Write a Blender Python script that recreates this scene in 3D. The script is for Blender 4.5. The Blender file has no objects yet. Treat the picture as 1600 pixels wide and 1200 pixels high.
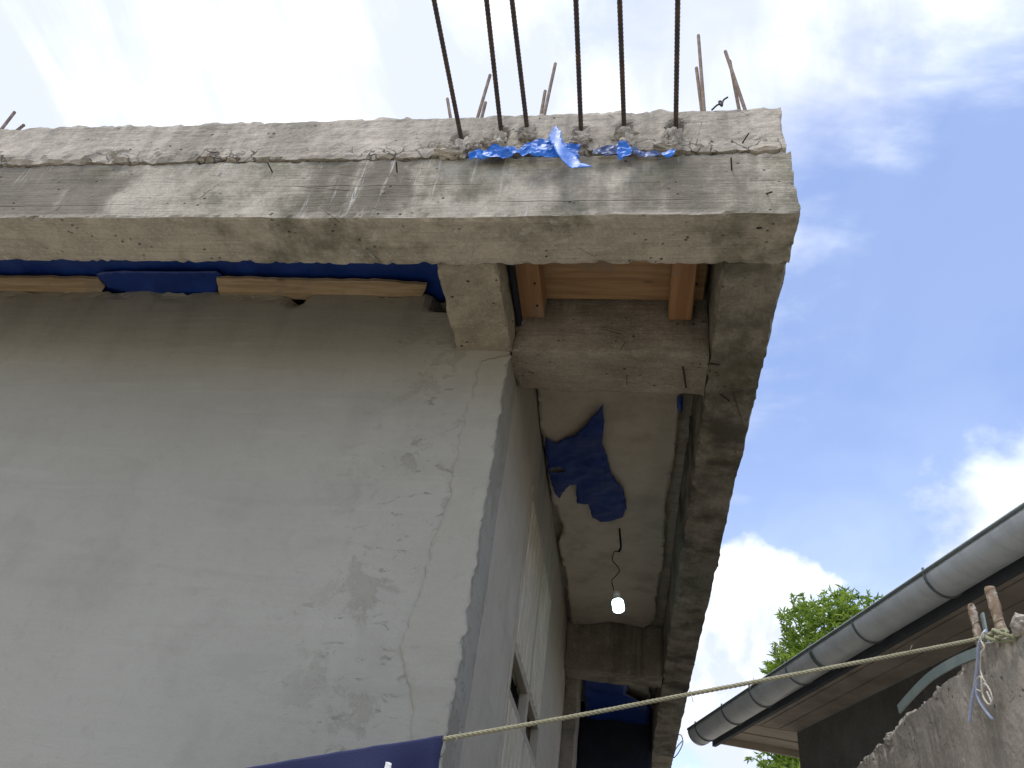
import bpy, bmesh, math, random
from mathutils import Vector, Matrix, noise
from mathutils.geometry import delaunay_2d_cdt
random.seed(7)
C = bpy.context.scene.collection
S = bpy.context.scene

# ------------------------------------------------------------------ camera
cd = bpy.data.cameras.new('camera'); cam = bpy.data.objects.new('camera', cd); C.objects.link(cam)
cd.sensor_width = 36; cd.lens = 27.07; cd.clip_start = 0.05; cd.clip_end = 3000
cam.matrix_world = Matrix(((0.98656, -0.02884, 0.16086, 0), (0.10844, -0.62085, -0.77639, 0),
                           (0.12226, 0.7834, -0.60938, 1.6), (0, 0, 0, 1)))
S.camera = cam

# ------------------------------------------------------------------ sky, sun, exposure
SUN_EL, SUN_AZ = math.radians(69), math.radians(212)      # azimuth clockwise from +Y
w = bpy.data.worlds.new('World'); S.world = w; w.use_nodes = True
wn = w.node_tree.nodes; wl = w.node_tree.links; wn.clear()
def W(t, **k):
    n = wn.new(t)
    for a, b in k.items(): setattr(n, a, b)
    return n
def wmath(op, a, b=None, clamp=False):
    n = W('ShaderNodeMath', operation=op, use_clamp=clamp)
    for i, v in enumerate((a, b)):
        if v is None: continue
        if isinstance(v, (int, float)): n.inputs[i].default_value = v
        else: wl.new(v, n.inputs[i])
    return n.outputs[0]
sky = W('ShaderNodeTexSky', sky_type='NISHITA'); sky.sun_disc = False
sky.sun_elevation = SUN_EL; sky.sun_rotation = SUN_AZ; sky.air_density = 1.0; sky.dust_density = 0.6; sky.ozone_density = 2.2
tc = W('ShaderNodeTexCoord'); sep = W('ShaderNodeSeparateXYZ'); wl.new(tc.outputs['Generated'], sep.inputs[0])
zz = wmath('ADD', wmath('MAXIMUM', sep.outputs[2], 0.0), 0.22)
cmb = W('ShaderNodeCombineXYZ')
wl.new(wmath('DIVIDE', sep.outputs[0], zz), cmb.inputs[0]); wl.new(wmath('DIVIDE', sep.outputs[1], zz), cmb.inputs[1])
def wnoise(vec, scale, detail, rough=0.55, dist=0.0, rot=0.0, sc=(1, 1, 1), loc=(0, 0, 0)):
    m = W('ShaderNodeMapping'); wl.new(vec, m.inputs['Vector'])
    m.inputs['Rotation'].default_value = (0, 0, rot); m.inputs['Scale'].default_value = sc; m.inputs['Location'].default_value = loc
    n = W('ShaderNodeTexNoise'); wl.new(m.outputs[0], n.inputs['Vector'])
    n.inputs['Scale'].default_value = scale; n.inputs['Detail'].default_value = detail
    n.inputs['Roughness'].default_value = rough; n.inputs['Distortion'].default_value = dist
    return n.outputs['Fac']
def wdot(d, lo, hi):
    n = W('ShaderNodeVectorMath', operation='DOT_PRODUCT'); wl.new(tc.outputs['Generated'], n.inputs[0]); n.inputs[1].default_value = d
    r = W('ShaderNodeMapRange'); r.interpolation_type = 'SMOOTHSTEP'; wl.new(n.outputs['Value'], r.inputs[0])
    r.inputs[1].default_value = lo; r.inputs[2].default_value = hi
    return r.outputs[0]
def wramp(v, lo, hi):
    r = W('ShaderNodeMapRange'); r.interpolation_type = 'SMOOTHSTEP'; wl.new(v, r.inputs[0])
    r.inputs[1].default_value = lo; r.inputs[2].default_value = hi
    return r.outputs[0]
veil = wnoise(cmb.outputs[0], 1.5, 9, 0.6, 0.5, 0.6, (1.0, 1.7, 1), (3.1, 1.7, 0))
wisp = wnoise(cmb.outputs[0], 4.5, 9, 0.65, 0.8, 0.9, (0.55, 1.8, 1), (8.0, 2.0, 0))
west = wdot((-0.62, 0.30, 0.72), 0.28, 0.80)          # thicker cloud over that half of the sky
clear = wdot((0.375, 0.72, 0.585), 0.90, 0.985)         # the wide blue gap
d = wmath('ADD', wmath('MULTIPLY', veil, 0.84), wmath('MULTIPLY', wisp, 0.16))
mack = wnoise(cmb.outputs[0], 6.5, 5, 0.5, 0.4, 0.75, (0.8, 1.5, 1), (2.0, 4.0, 0))
d = wmath('ADD', d, wmath('MULTIPLY', wmath('SUBTRACT', mack, 0.5), 0.42))
d = wmath('ADD', d, wmath('MULTIPLY', west, 0.26))
d = wmath('SUBTRACT', d, wmath('MULTIPLY', clear, 0.33))
dens = wramp(d, 0.33, 0.70)
# cumulus bank low over the horizon
cum = wnoise(tc.outputs['Generated'], 7.0, 10, 0.56, 0.15, 0.0, (1, 1, 1.3), (0.35, 0.1, 0.27))
low = wmath('SUBTRACT', 1.0, wramp(sep.outputs[2], 0.16, 0.42))
bank = wdot((0.124, 0.924, 0.361), 0.9880, 0.9985); soft = wdot((0.445, 0.788, 0.425), 0.9815, 0.9985)
cumd = wramp(wmath('ADD', cum, wmath('ADD', wmath('MULTIPLY', low, 0.16), wmath('MULTIPLY', bank, 0.27))), 0.64, 0.79)
softd = wramp(wmath('ADD', wmath('MULTIPLY', cum, 0.85), wmath('MULTIPLY', soft, 0.42)), 0.54, 0.84)
cumd = wmath('MAXIMUM', cumd, softd)
haze = wmath('MULTIPLY', wmath('SUBTRACT', 1.0, wramp(sep.outputs[2], 0.22, 0.62)), 0.34)
alld = wmath('MAXIMUM', wmath('MAXIMUM', dens, cumd), haze)
alld = wmath('ADD', wmath('MULTIPLY', alld, 0.93), 0.07)
shade = W('ShaderNodeMix', data_type='RGBA')
shv = wmath('ADD', wmath('MULTIPLY', wramp(wmath('ADD', wmath('MULTIPLY', wnoise(cmb.outputs[0], 2.6, 7, 0.55, 0.6, 0.5, (1.5, 0.7, 1), (1.4, 5, 0)), 0.8), wmath('MULTIPLY', cum, 0.2)), 0.40, 0.58), 0.95), wmath('MULTIPLY', wmath('SUBTRACT', 1.0, wramp(sep.outputs[2], 0.24, 0.42)), -0.75), clamp=True)
wl.new(shv, shade.inputs['Factor'])
shade.inputs['A'].default_value = (5.3, 5.7, 6.9, 1); shade.inputs['B'].default_value = (8.7, 9.1, 9.3, 1)
mixc = W('ShaderNodeMix', data_type='RGBA'); wl.new(alld, mixc.inputs['Factor'])
skyg = W('ShaderNodeMix', data_type='RGBA', blend_type='MULTIPLY'); skyg.inputs['Factor'].default_value = 1
wl.new(sky.outputs[0], skyg.inputs['A']); skyg.inputs['B'].default_value = (1.98, 1.80, 1.84, 1)
wl.new(skyg.outputs['Result'], mixc.inputs['A']); wl.new(shade.outputs['Result'], mixc.inputs['B'])
bg = W('ShaderNodeBackground'); bg.inputs['Strength'].default_value = 0.1
wl.new(mixc.outputs['Result'], bg.inputs[0]); out = W('ShaderNodeOutputWorld'); wl.new(bg.outputs[0], out.inputs[0])

sd = bpy.data.lights.new('sun', 'SUN'); sd.energy = 1.5; sd.angle = math.radians(12); sd.color = (1, 0.93, 0.82)
sun = bpy.data.objects.new('sun', sd); C.objects.link(sun)
sv = Vector((math.sin(SUN_AZ) * math.cos(SUN_EL), math.cos(SUN_AZ) * math.cos(SUN_EL), math.sin(SUN_EL)))
sun.rotation_euler = sv.to_track_quat('Z', 'Y').to_euler(); sun.location = sv * 40
S.cycles.max_bounces = 6; S.cycles.diffuse_bounces = 4; S.cycles.glossy_bounces = 3
S.view_settings.view_transform = 'Standard'; S.view_settings.look = 'None'
S.view_settings.exposure = 0.72; S.view_settings.gamma = 1; S.view_settings.use_curve_mapping = False

# ------------------------------------------------------------------ materials
class NT:
    def __init__(s, name):
        s.m = bpy.data.materials.new(name); s.m.use_nodes = True
        s.t = s.m.node_tree; s.n = s.t.nodes; s.l = s.t.links; s.n.clear()
        s.o = s.n.new('ShaderNodeOutputMaterial'); s.b = s.n.new('ShaderNodeBsdfPrincipled'); s.l.new(s.b.outputs[0], s.o.inputs[0])
        s.tc = s.n.new('ShaderNodeTexCoord'); s.pos = s.tc.outputs['Object']
    def put(s, v, sock):
        if isinstance(v, (int, float)): sock.default_value = v
        elif isinstance(v, tuple): sock.default_value = v if len(v) == 4 or sock.type != 'RGBA' else (*v, 1)
        else: s.l.new(v, sock)
    def map(s, sc=(1, 1, 1), loc=(0, 0, 0), rot=(0, 0, 0), vec=None):
        m = s.n.new('ShaderNodeMapping'); s.l.new(vec or s.pos, m.inputs[0])
        m.inputs['Scale'].default_value = sc; m.inputs['Location'].default_value = loc; m.inputs['Rotation'].default_value = rot
        return m.outputs[0]
    def noise(s, scale, detail=6, rough=0.6, dist=0, sc=(1, 1, 1), loc=(0, 0, 0), rot=(0, 0, 0)):
        n = s.n.new('ShaderNodeTexNoise'); s.l.new(s.map(sc, loc, rot), n.inputs['Vector'])
        n.inputs['Scale'].default_value = scale; n.inputs['Detail'].default_value = detail; n.inputs['Roughness'].default_value = rough; n.inputs['Distortion'].default_value = dist
        return n.outputs['Fac']
    def voro(s, scale, feature='F1', sc=(1, 1, 1), rnd=1.0):
        n = s.n.new('ShaderNodeTexVoronoi'); n.feature = feature; s.l.new(s.map(sc), n.inputs['Vector']); n.inputs['Scale'].default_value = scale
        n.inputs['Randomness'].default_value = rnd
        return n.outputs['Distance']
    def ramp(s, v, lo, hi, a=0.0, b=1.0):
        r = s.n.new('ShaderNodeMapRange'); r.interpolation_type = 'SMOOTHSTEP'; s.put(v, r.inputs[0])
        for i, q in enumerate((lo, hi, a, b)): r.inputs[i + 1].default_value = q
        return r.outputs[0]
    def math(s, op, a, b=None, clamp=False):
        n = s.n.new('ShaderNodeMath'); n.operation = op; n.use_clamp = clamp
        s.put(a, n.inputs[0])
        if b is not None: s.put(b, n.inputs[1])
        return n.outputs[0]
    def mul(s, *a):
        r = a[0]
        for b in a[1:]: r = s.math('MULTIPLY', r, b)
        return r
    def add(s, *a):
        r = a[0]
        for b in a[1:]: r = s.math('ADD', r, b)
        return r
    def mix(s, f, a, b, mode='MIX'):
        n = s.n.new('ShaderNodeMix'); n.data_type = 'RGBA'; n.blend_type = mode; n.clamp_factor = True
        s.put(f, n.inputs['Factor']); s.put(a, n.inputs['A']); s.put(b, n.inputs['B'])
        return n.outputs['Result']
    def curve(s, v, stops):
        r = s.n.new('ShaderNodeValToRGB'); s.put(v, r.inputs[0]); e = r.color_ramp.elements
        while len(e) > 1: e.remove(e[-1])
        e[0].position, c = stops[0]; e[0].color = (c, c, c, 1)
        for p, c in stops[1:]:
            x = e.new(p); x.color = (c, c, c, 1)
        return r.outputs[0]
    def axis(s, i):
        n = s.n.new('ShaderNodeSeparateXYZ'); s.l.new(s.pos, n.inputs[0]); return n.outputs[i]
    def bump(s, h, dist=0.004, strength=1.0, prev=None):
        n = s.n.new('ShaderNodeBump'); s.put(h, n.inputs['Height']); n.inputs['Distance'].default_value = dist; n.inputs['Strength'].default_value = strength
        if prev: s.l.new(prev, n.inputs['Normal'])
        return n.outputs[0]
    def done(s, col, rough=0.9, nrm=None, spec=0.3, **k):
        s.put(col, s.b.inputs['Base Color']); s.put(rough, s.b.inputs['Roughness']); s.b.inputs['Specular IOR Level'].default_value = spec
        if nrm: s.l.new(nrm, s.b.inputs['Normal'])
        for a, b in k.items(): s.put(b, s.b.inputs[a.replace('_', ' ')])
        return s.m

def concrete(name, light, dark, stain=(0.07, 0.066, 0.058), amount=0.6, stops=None, algae=0.0, grain=(1.2, 50, 50), white=0.0, pit=1.0, streak=True, bumpd=0.004, flake=False):
    t = NT(name)
    big = t.noise(2.6, 8, 0.62); mid = t.noise(11, 8, 0.65, loc=(3, 1, 7)); fine = t.noise(90, 5, 0.7)
    board = t.noise(1.0, 5, 0.6, sc=grain); board2 = t.noise(1.0, 4, 0.6, sc=tuple(g * 3 for g in grain), loc=(4, 2, 2))
    col = t.mix(t.ramp(big, 0.32, 0.68), dark, light)
    col = t.mix(t.ramp(mid, 0.35, 0.75, 0, 0.55), col, tuple(c * 0.62 for c in dark))
    col = t.mix(t.ramp(board, 0.45, 0.75, 0, 0.30), col, tuple(c * 0.7 for c in dark))
    col = t.mix(t.ramp(board2, 0.50, 0.72, 0, 0.35), col, tuple(c * 0.55 for c in dark))
    spk = t.noise(230, 3, 0.7); col = t.mix(t.ramp(spk, 0.48, 0.75, 0, 0.5), col, tuple(c * 0.45 for c in dark))
    col = t.mix(t.ramp(fine, 0.42, 0.75, 0, 0.42), col, tuple(min(1, c * 1.3) for c in light))
    st = t.noise(1.0, 7, 0.62, 0.15, sc=(15, 15, 1.1)) if streak else t.noise(6, 8, 0.65)
    patch = t.noise(1.9, 5, 0.6, loc=(9, 2, 4))
    if stops:
        warp = t.add(t.mul(t.axis(0), 1 / 3.0), 2.6 / 3, t.mul(t.math('SUBTRACT', t.noise(7, 6, 0.65), 0.5), 0.10))
        mask = t.curve(warp, stops)
        f = t.mul(t.ramp(t.add(t.mul(st, 0.55), t.mul(mid, 0.45), t.mul(mask, 0.30)), 0.54, 0.74), t.add(t.mul(mask, 0.85), 0.08), t.ramp(t.axis(2), 3.202, 3.225))
    else:
        f = t.mul(t.ramp(st, 0.38, 0.62), t.ramp(patch, 0.34, 0.60))
    col = t.mix(t.mul(f, amount), col, stain)
    if algae:
        al = t.mul(t.ramp(t.noise(3.4, 8, 0.68, loc=(5, 5, 1)), 0.47, 0.68), algae)
        col = t.mix(al, col, (0.085, 0.088, 0.050, 1))
    if white:
        ws = t.mul(t.ramp(t.noise(1.0, 8, 0.7, 0.3, sc=(34, 34, 2.0), loc=(2, 0, 0)), 0.56, 0.63), t.ramp(t.noise(1.6, 3), 0.46, 0.58))
        col = t.mix(t.mul(ws, white), col, (0.58, 0.56, 0.52, 1))
    vor = t.ramp(t.voro(38), 0.05, 0.20); pm = t.ramp(t.noise(9, 4, 0.6, loc=(1, 8, 3)), 0.50, 0.62)
    pits = t.mul(t.math('SUBTRACT', 1.0, vor), pm, pit)
    col = t.mix(t.mul(pits, 0.75), col, (0.05, 0.046, 0.04, 1))
    crk = t.mul(t.math('SUBTRACT', 1.0, t.ramp(t.voro(3.1, 'DISTANCE_TO_EDGE', (1, 1, 2.6)), 0.0, 0.006)), t.ramp(t.noise(4, 3, loc=(7, 7, 7)), 0.56, 0.62))
    col = t.mix(t.mul(crk, 0.5), col, (0.05, 0.045, 0.04, 1))
    if stops:                                     # joints of the form boards
        for zb_ in (3.338, 3.262):
            ln = t.math('ABSOLUTE', t.add(t.axis(2), -zb_, t.mul(t.noise(3, 5, 0.7, sc=(1, 1, 0.1)), 0.012)))
            ln = t.mul(t.ramp(ln, 0.0, 0.0035, 1, 0), t.ramp(t.noise(2.3, 5, 0.6, loc=(zb_ * 9, 1, 1)), 0.47, 0.60))
            col = t.mix(t.mul(ln, 0.32), col, (0.09, 0.08, 0.065, 1)); pits = t.add(pits, t.mul(ln, 0.4))
    if flake:
        n = t.n.new('ShaderNodeTexVoronoi'); n.feature = 'DISTANCE_TO_EDGE'; n.inputs['Scale'].default_value = 17
        wv = t.n.new('ShaderNodeTexNoise'); t.l.new(t.pos, wv.inputs['Vector']); wv.inputs['Scale'].default_value = 22; wv.inputs['Detail'].default_value = 5
        mx = t.n.new('ShaderNodeMix'); mx.data_type = 'VECTOR'; mx.inputs['Factor'].default_value = 0.07; t.l.new(t.pos, mx.inputs['A']); t.l.new(wv.outputs['Color'], mx.inputs['B'])
        t.l.new(mx.outputs['Result'], n.inputs['Vector'])
        zone = t.mul(t.ramp(t.add(t.axis(2), t.mul(t.noise(8, 5), -0.12)), 3.425, 3.475, 1, 0), t.ramp(t.noise(3.3, 4, loc=(2, 2, 9)), 0.40, 0.56))
        fl = t.mul(t.math('SUBTRACT', 1, t.ramp(n.outputs['Distance'], 0.0, 0.045)), zone)
        col = t.mix(t.mul(fl, 0.75), col, (0.075, 0.068, 0.06, 1)); pits = t.add(pits, t.mul(fl, 0.8))
    h = t.add(t.mul(mid, 0.9), t.mul(fine, 0.35), t.mul(board, 0.7), t.mul(board2, 0.5), t.mul(pits, -1.8), t.mul(crk, -0.8))
    return t.done(col, 0.93, t.bump(h, bumpd, 1.0), 0.2)

STOPS = [(0, .5), (.14, .55), (.17, .9), (.33, .85), (.36, .25), (.52, .15), (.56, .9), (.64, .95), (.67, .3), (.76, .3), (.79, .55), (.84, .5), (.87, .85), (.93, .8), (.96, .55), (1, .45)]
M = {}
M['slab'] = concrete('slab_concrete', (0.56, 0.51, 0.435), (0.42, 0.38, 0.32), amount=0.35, white=0.2, grain=(2, 25, 25), pit=1.2, flake=True)
M['beam'] = concrete('beam_concrete', (0.54, 0.495, 0.415), (0.385, 0.355, 0.295), stain=(0.095, 0.085, 0.066), amount=0.85, stops=STOPS, white=0.75, algae=0.75)
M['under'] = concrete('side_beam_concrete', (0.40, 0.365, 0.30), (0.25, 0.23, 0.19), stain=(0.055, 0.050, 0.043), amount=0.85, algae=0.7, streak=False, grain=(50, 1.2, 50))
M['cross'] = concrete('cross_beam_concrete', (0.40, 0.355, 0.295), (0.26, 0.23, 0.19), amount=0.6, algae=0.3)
M['stub'] = concrete('stub_concrete', (0.46, 0.41, 0.32), (0.33, 0.295, 0.23), amount=0.3, algae=0.1, streak=False, grain=(14, 14, 14), pit=1.8, bumpd=0.007)

def plaster(name, light, dark, marks=1.0):
    t = NT(name)
    big = t.noise(1.1, 6, 0.55); mid = t.noise(5, 7, 0.6, sc=(1, 1, 0.7), loc=(4, 4, 4)); fine = t.noise(70, 4, 0.6)
    col = t.mix(t.ramp(big, 0.3, 0.7), dark, light)
    col = t.mix(t.ramp(mid, 0.48, 0.72, 0, 0.35), col, tuple(c * 0.80 for c in dark))
    tro = t.noise(1.0, 5, 0.55, 0.4, sc=(3, 3, 26), rot=(0, 0.5, 0))
    col = t.mix(t.ramp(tro, 0.56, 0.76, 0, 0.25), col, tuple(min(1, c * 1.13) for c in light))
    # chips and scratches, thickest round the corner band
    x = t.axis(0); z = t.axis(2)
    near = t.mul(t.ramp(x, -1.05, -0.62), marks)
    sc = t.noise(1.0, 6, 0.7, 0.6, sc=(16, 16, 34), rot=(0, 0.7, 0))
    sp = t.mul(t.ramp(sc, 0.59, 0.70), t.add(t.mul(near, 0.8), 0.06))
    col = t.mix(t.mul(sp, 0.8), col, (0.255, 0.238, 0.19, 1))
    dots = t.mul(t.math('SUBTRACT', 1, t.ramp(t.voro(4.2), 0.012, 0.028)), t.ramp(t.noise(3, 2, loc=(0, 6, 0)), 0.5, 0.6))
    col = t.mix(t.mul(dots, 0.8), col, (0.09, 0.085, 0.08, 1))
    top_dark = t.mul(t.ramp(t.noise(1.0, 6, 0.6, 0.1, sc=(7, 7, 1.0)), 0.45, 0.7), t.ramp(z, 2.95, 3.45))  # streaky darkening that grows towards the top
    col = t.mix(t.mul(top_dark, 0.32), col, (0.16, 0.145, 0.125, 1))
    bare = t.mul(t.ramp(t.noise(6, 9, 0.72, 0.4, loc=(3, 0, 3)), 0.52, 0.60), t.ramp(x, -0.95, -0.66), marks)
    col = t.mix(t.mul(bare, 0.5), col, (0.27, 0.253, 0.20, 1))
    gr = t.noise(260, 3, 0.7); gr2 = t.noise(28, 6, 0.7)
    col = t.mix(t.ramp(gr, 0.45, 0.75, 0, 0.22), col, tuple(c * 0.62 for c in dark)); col = t.mix(t.ramp(gr2, 0.50, 0.72, 0, 0.20), col, tuple(c * 0.74 for c in dark))
    swp = t.noise(1.0, 6, 0.6, 1.2, sc=(1.6, 1.6, 9), rot=(0, -0.35, 0)); col = t.mix(t.ramp(swp, 0.50, 0.66, 0, 0.22), col, tuple(c * 0.80 for c in dark))
    h = t.add(t.mul(mid, 0.7), t.mul(tro, 0.5), t.mul(swp, 0.5), t.mul(gr2, 0.25), t.mul(fine, 0.12), t.mul(sp, -0.35), t.mul(dots, -0.6), t.mul(bare, -0.25))
    return t.done(col, 0.8, t.bump(h, 0.0045, 1.0), 0.3)
M['plaster'] = plaster('wall_plaster', (0.40, 0.384, 0.33), (0.345, 0.33, 0.28))
M['band'] = plaster('corner_plaster', (0.385, 0.368, 0.308), (0.34, 0.323, 0.27), 0.25)
M['side_plaster'] = plaster('side_plaster', (0.55, 0.505, 0.42), (0.46, 0.42, 0.35), 0.3)
M['ceiling'] = plaster('ceiling_plaster', (0.62, 0.56, 0.47), (0.50, 0.445, 0.37), 0.2)

def wood(name, a, b, grain=(2, 30, 30)):
    t = NT(name)
    g = t.noise(1.0, 8, 0.65, 0.8, sc=grain); k = t.noise(4, 4, 0.6)
    col = t.mix(t.ramp(g, 0.35, 0.68), a, b)
    col = t.mix(t.ramp(k, 0.55, 0.75, 0, 0.6), col, tuple(c * 0.35 for c in a))
    kn = t.math('SUBTRACT', 1, t.ramp(t.voro(5, sc=(1, 2.5, 2.5)), 0.05, 0.12))
    col = t.mix(t.mul(kn, 0.5), col, tuple(c * 0.3 for c in a))
    cm = t.ramp(t.noise(5, 8, 0.7, 0.3, loc=(6, 1, 2)), 0.54, 0.64, 0, 0.55); col = t.mix(cm, col, (0.27, 0.24, 0.20, 1))
    return t.done(col, 0.75, t.bump(t.add(g, t.mul(cm, 0.5)), 0.003), 0.3)
M['board'] = wood('formwork_board', (0.31, 0.19, 0.10), (0.46, 0.30, 0.165))
M['batten'] = wood('formwork_batten', (0.30, 0.16, 0.078), (0.43, 0.25, 0.13), (30, 2, 30))
M['strip'] = wood('wall_strip', (0.35, 0.25, 0.155), (0.55, 0.42, 0.275))

def tarp(name, a, b, rough=0.35, trans=0.0):
    t = NT(name)
    n = t.noise(8, 6, 0.6); wv = t.noise(60, 3, 0.5)
    col = t.mix(t.ramp(n, 0.35, 0.7), a, b)
    dst = t.mul(t.ramp(t.noise(14, 7, 0.7), 0.55, 0.8), 0.25)
    col = t.mix(dst, col, tuple(c * 0.4 + 0.04 for c in b))
    return t.done(col, rough, t.bump(t.add(n, t.mul(wv, 0.1)), 0.006), 0.5)
M['tarp_bright'] = tarp('bright_blue_tarp', (0.012, 0.135, 0.56), (0.018, 0.21, 0.80), 0.48)
M['tarp_faded'] = tarp('faded_blue_tarp', (0.045, 0.085, 0.24), (0.07, 0.13, 0.36), 0.5)
M['tarp_dark'] = tarp('deep_blue_tarp', (0.005, 0.034, 0.21), (0.010, 0.050, 0.29), 0.42)
M['tarp_flap'] = tarp('ripped_blue_tarp', (0.004, 0.024, 0.16), (0.006, 0.034, 0.21), 0.65)
M['near_black'] = tarp('near_black_surface', (0.006, 0.009, 0.02), (0.012, 0.018, 0.045), 0.7)

def metal(name, col, rough, met, rust=None, rs=30, bmp=0.001):
    t = NT(name); n = t.noise(rs, 7, 0.65)
    c = t.mix(t.ramp(n, 0.42, 0.64), col, rust or tuple(x * 0.8 for x in col))
    return t.done(c, rough, t.bump(n, bmp), 0.4, Metallic=met)
M['rebar_dark'] = metal('dark_rebar', (0.068, 0.055, 0.051), 0.75, 0.1, (0.12, 0.08, 0.06))
M['rebar_rust'] = metal('rusty_rebar', (0.17, 0.12, 0.092), 0.85, 0.05, (0.25, 0.20, 0.165))
M['rebar_crust'] = metal('cement_crusted_rebar', (0.23, 0.165, 0.115), 0.95, 0.0, (0.45, 0.41, 0.34), 60, 0.003)
M['nail'] = metal('nail_steel', (0.035, 0.026, 0.022), 0.7, 0.3)
def zinc():
    t = NT('gutter_zinc'); n = t.noise(9, 7, 0.65); st = t.noise(1.0, 6, 0.65, 0.2, sc=(3, 40, 3), rot=(0, 0, 0.28)); d = t.noise(4, 3)
    c = t.mix(t.ramp(n, 0.4, 0.66), (0.70, 0.745, 0.78), (0.59, 0.63, 0.66)); c = t.mix(t.ramp(st, 0.52, 0.70, 0, 0.35), c, (0.46, 0.485, 0.50))
    return t.done(c, 0.42, t.bump(t.add(t.mul(d, 1.2), t.mul(n, 0.15)), 0.006), 0.45, Metallic=0.1)
M['zinc'] = zinc()
M['bracket'] = metal('gutter_bracket_steel', (0.16, 0.185, 0.195), 0.5, 0.2)
M['bead'] = metal('gutter_bead_zinc', (0.20, 0.235, 0.235), 0.5, 0.2, (0.16, 0.19, 0.19), 9, 0.0005)
M['roof'] = metal('roof_sheet', (0.38, 0.40, 0.39), 0.45, 0.4)
def paper():
    t = NT('cement_paper'); n = t.noise(18, 6, 0.6)
    return t.done(t.mix(t.ramp(n, 0.35, 0.7), (0.30, 0.275, 0.24), (0.58, 0.54, 0.47)), 0.9, t.bump(t.noise(50, 5), 0.003), 0.15)
M['paper'] = paper()
def fabric(name, a, b, sc=500):
    t = NT(name); n = t.noise(5, 4, 0.5); wv = t.noise(sc, 2, 0.5)
    return t.done(t.mix(n, a, b), 0.85, t.bump(wv, 0.0008), 0.2, Sheen_Weight=0.3)
M['cloth'] = fabric('navy_cloth', (0.013, 0.017, 0.062), (0.018, 0.024, 0.085))
M['rope'] = fabric('hemp_rope', (0.24, 0.225, 0.14), (0.36, 0.34, 0.225), 300)
M['rope_knot'] = fabric('greenish_rope', (0.20, 0.21, 0.12), (0.32, 0.32, 0.2), 300)
M['blue_cord'] = fabric('pale_blue_cord', (0.33, 0.42, 0.66), (0.48, 0.54, 0.72), 200)
M['white_cord'] = fabric('white_string', (0.52, 0.50, 0.44), (0.64, 0.62, 0.55), 200)
M['label'] = fabric('white_label', (0.75, 0.75, 0.75), (0.8, 0.8, 0.8))
def simple(name, a, b, rough=0.6, sc=20, spec=0.3, bd=0.001, sc3=(1, 1, 1)):
    t = NT(name); n = t.noise(sc, 6, 0.6, sc=sc3)
    return t.done(t.mix(t.ramp(n, 0.35, 0.7), a, b), rough, t.bump(n, bd), spec)
M['cream'] = simple('cream_shutter_paint', (0.56, 0.50, 0.39), (0.68, 0.62, 0.49), 0.55, 7)
M['cream_frame'] = simple('cream_frame_paint', (0.40, 0.365, 0.295), (0.50, 0.46, 0.375), 0.5, 9)
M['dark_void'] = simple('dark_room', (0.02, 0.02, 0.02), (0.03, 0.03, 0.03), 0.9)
M['soffit'] = simple('soffit_boards', (0.38, 0.335, 0.285), (0.56, 0.50, 0.43), 0.8, 5, 0.2, 0.003, (1, 1, 1))
M['soffit_end'] = simple('pale_soffit_boards', (0.52, 0.45, 0.37), (0.62, 0.54, 0.45), 0.8, 4, 0.2, 0.002)
M['fascia'] = simple('dark_fascia', (0.085, 0.095, 0.11), (0.11, 0.12, 0.14), 0.7, 12)
M['neigh_wall'] = concrete('neighbour_render', (0.27, 0.27, 0.26), (0.20, 0.20, 0.195), amount=0.3, pit=0.3)
M['bwall'] = concrete('boundary_render', (0.50, 0.455, 0.395), (0.38, 0.345, 0.295), amount=0.45, pit=0.8, grain=(6, 6, 6), bumpd=0.005)
M['pvc'] = simple('grey_green_plastic', (0.20, 0.255, 0.25), (0.27, 0.325, 0.315), 0.45, 15)
M['cable'] = simple('black_cable', (0.012, 0.011, 0.012), (0.02, 0.018, 0.018), 0.5)
M['socket'] = simple('white_plastic', (0.6, 0.6, 0.58), (0.7, 0.7, 0.68), 0.4)
M['bark'] = simple('tree_bark', (0.075, 0.055, 0.04), (0.14, 0.11, 0.08), 0.9, 9, 0.1, 0.02)
M['ground'] = concrete('alley_screed', (0.42, 0.38, 0.305), (0.33, 0.295, 0.235), amount=0.15, pit=0.4, streak=False, grain=(3, 3, 3))
def bulbmat():
    t = NT('lit_bulb'); return t.done((0.8, 0.85, 0.9), 0.4, None, 0.3, Emission_Color=(0.50, 0.86, 1.0, 1), Emission_Strength=6.0)
M['bulb'] = bulbmat()
def leafmat():
    t = NT('leaf_green')
    oi = t.n.new('ShaderNodeAttribute'); oi.attribute_name = 'tint'
    n = t.add(t.mul(oi.outputs['Fac'], 0.75), t.mul(t.noise(1.5, 3), 0.25))
    col = t.mix(t.ramp(n, 0.15, 0.85), (0.075, 0.14, 0.016), (0.29, 0.39, 0.065))
    m = t.done(col, 0.5, None, 0.35)
    tr = t.n.new('ShaderNodeBsdfTranslucent'); t.put(t.mix(0.5, col, (0.30, 0.46, 0.06, 1)), tr.inputs[0])
    ms = t.n.new('ShaderNodeMixShader'); ms.inputs[0].default_value = 0.42
    t.l.new(t.b.outputs[0], ms.inputs[1]); t.l.new(tr.outputs[0], ms.inputs[2]); t.l.new(ms.outputs[0], t.o.inputs[0])
    return m
M['leaf'] = leafmat()

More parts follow.
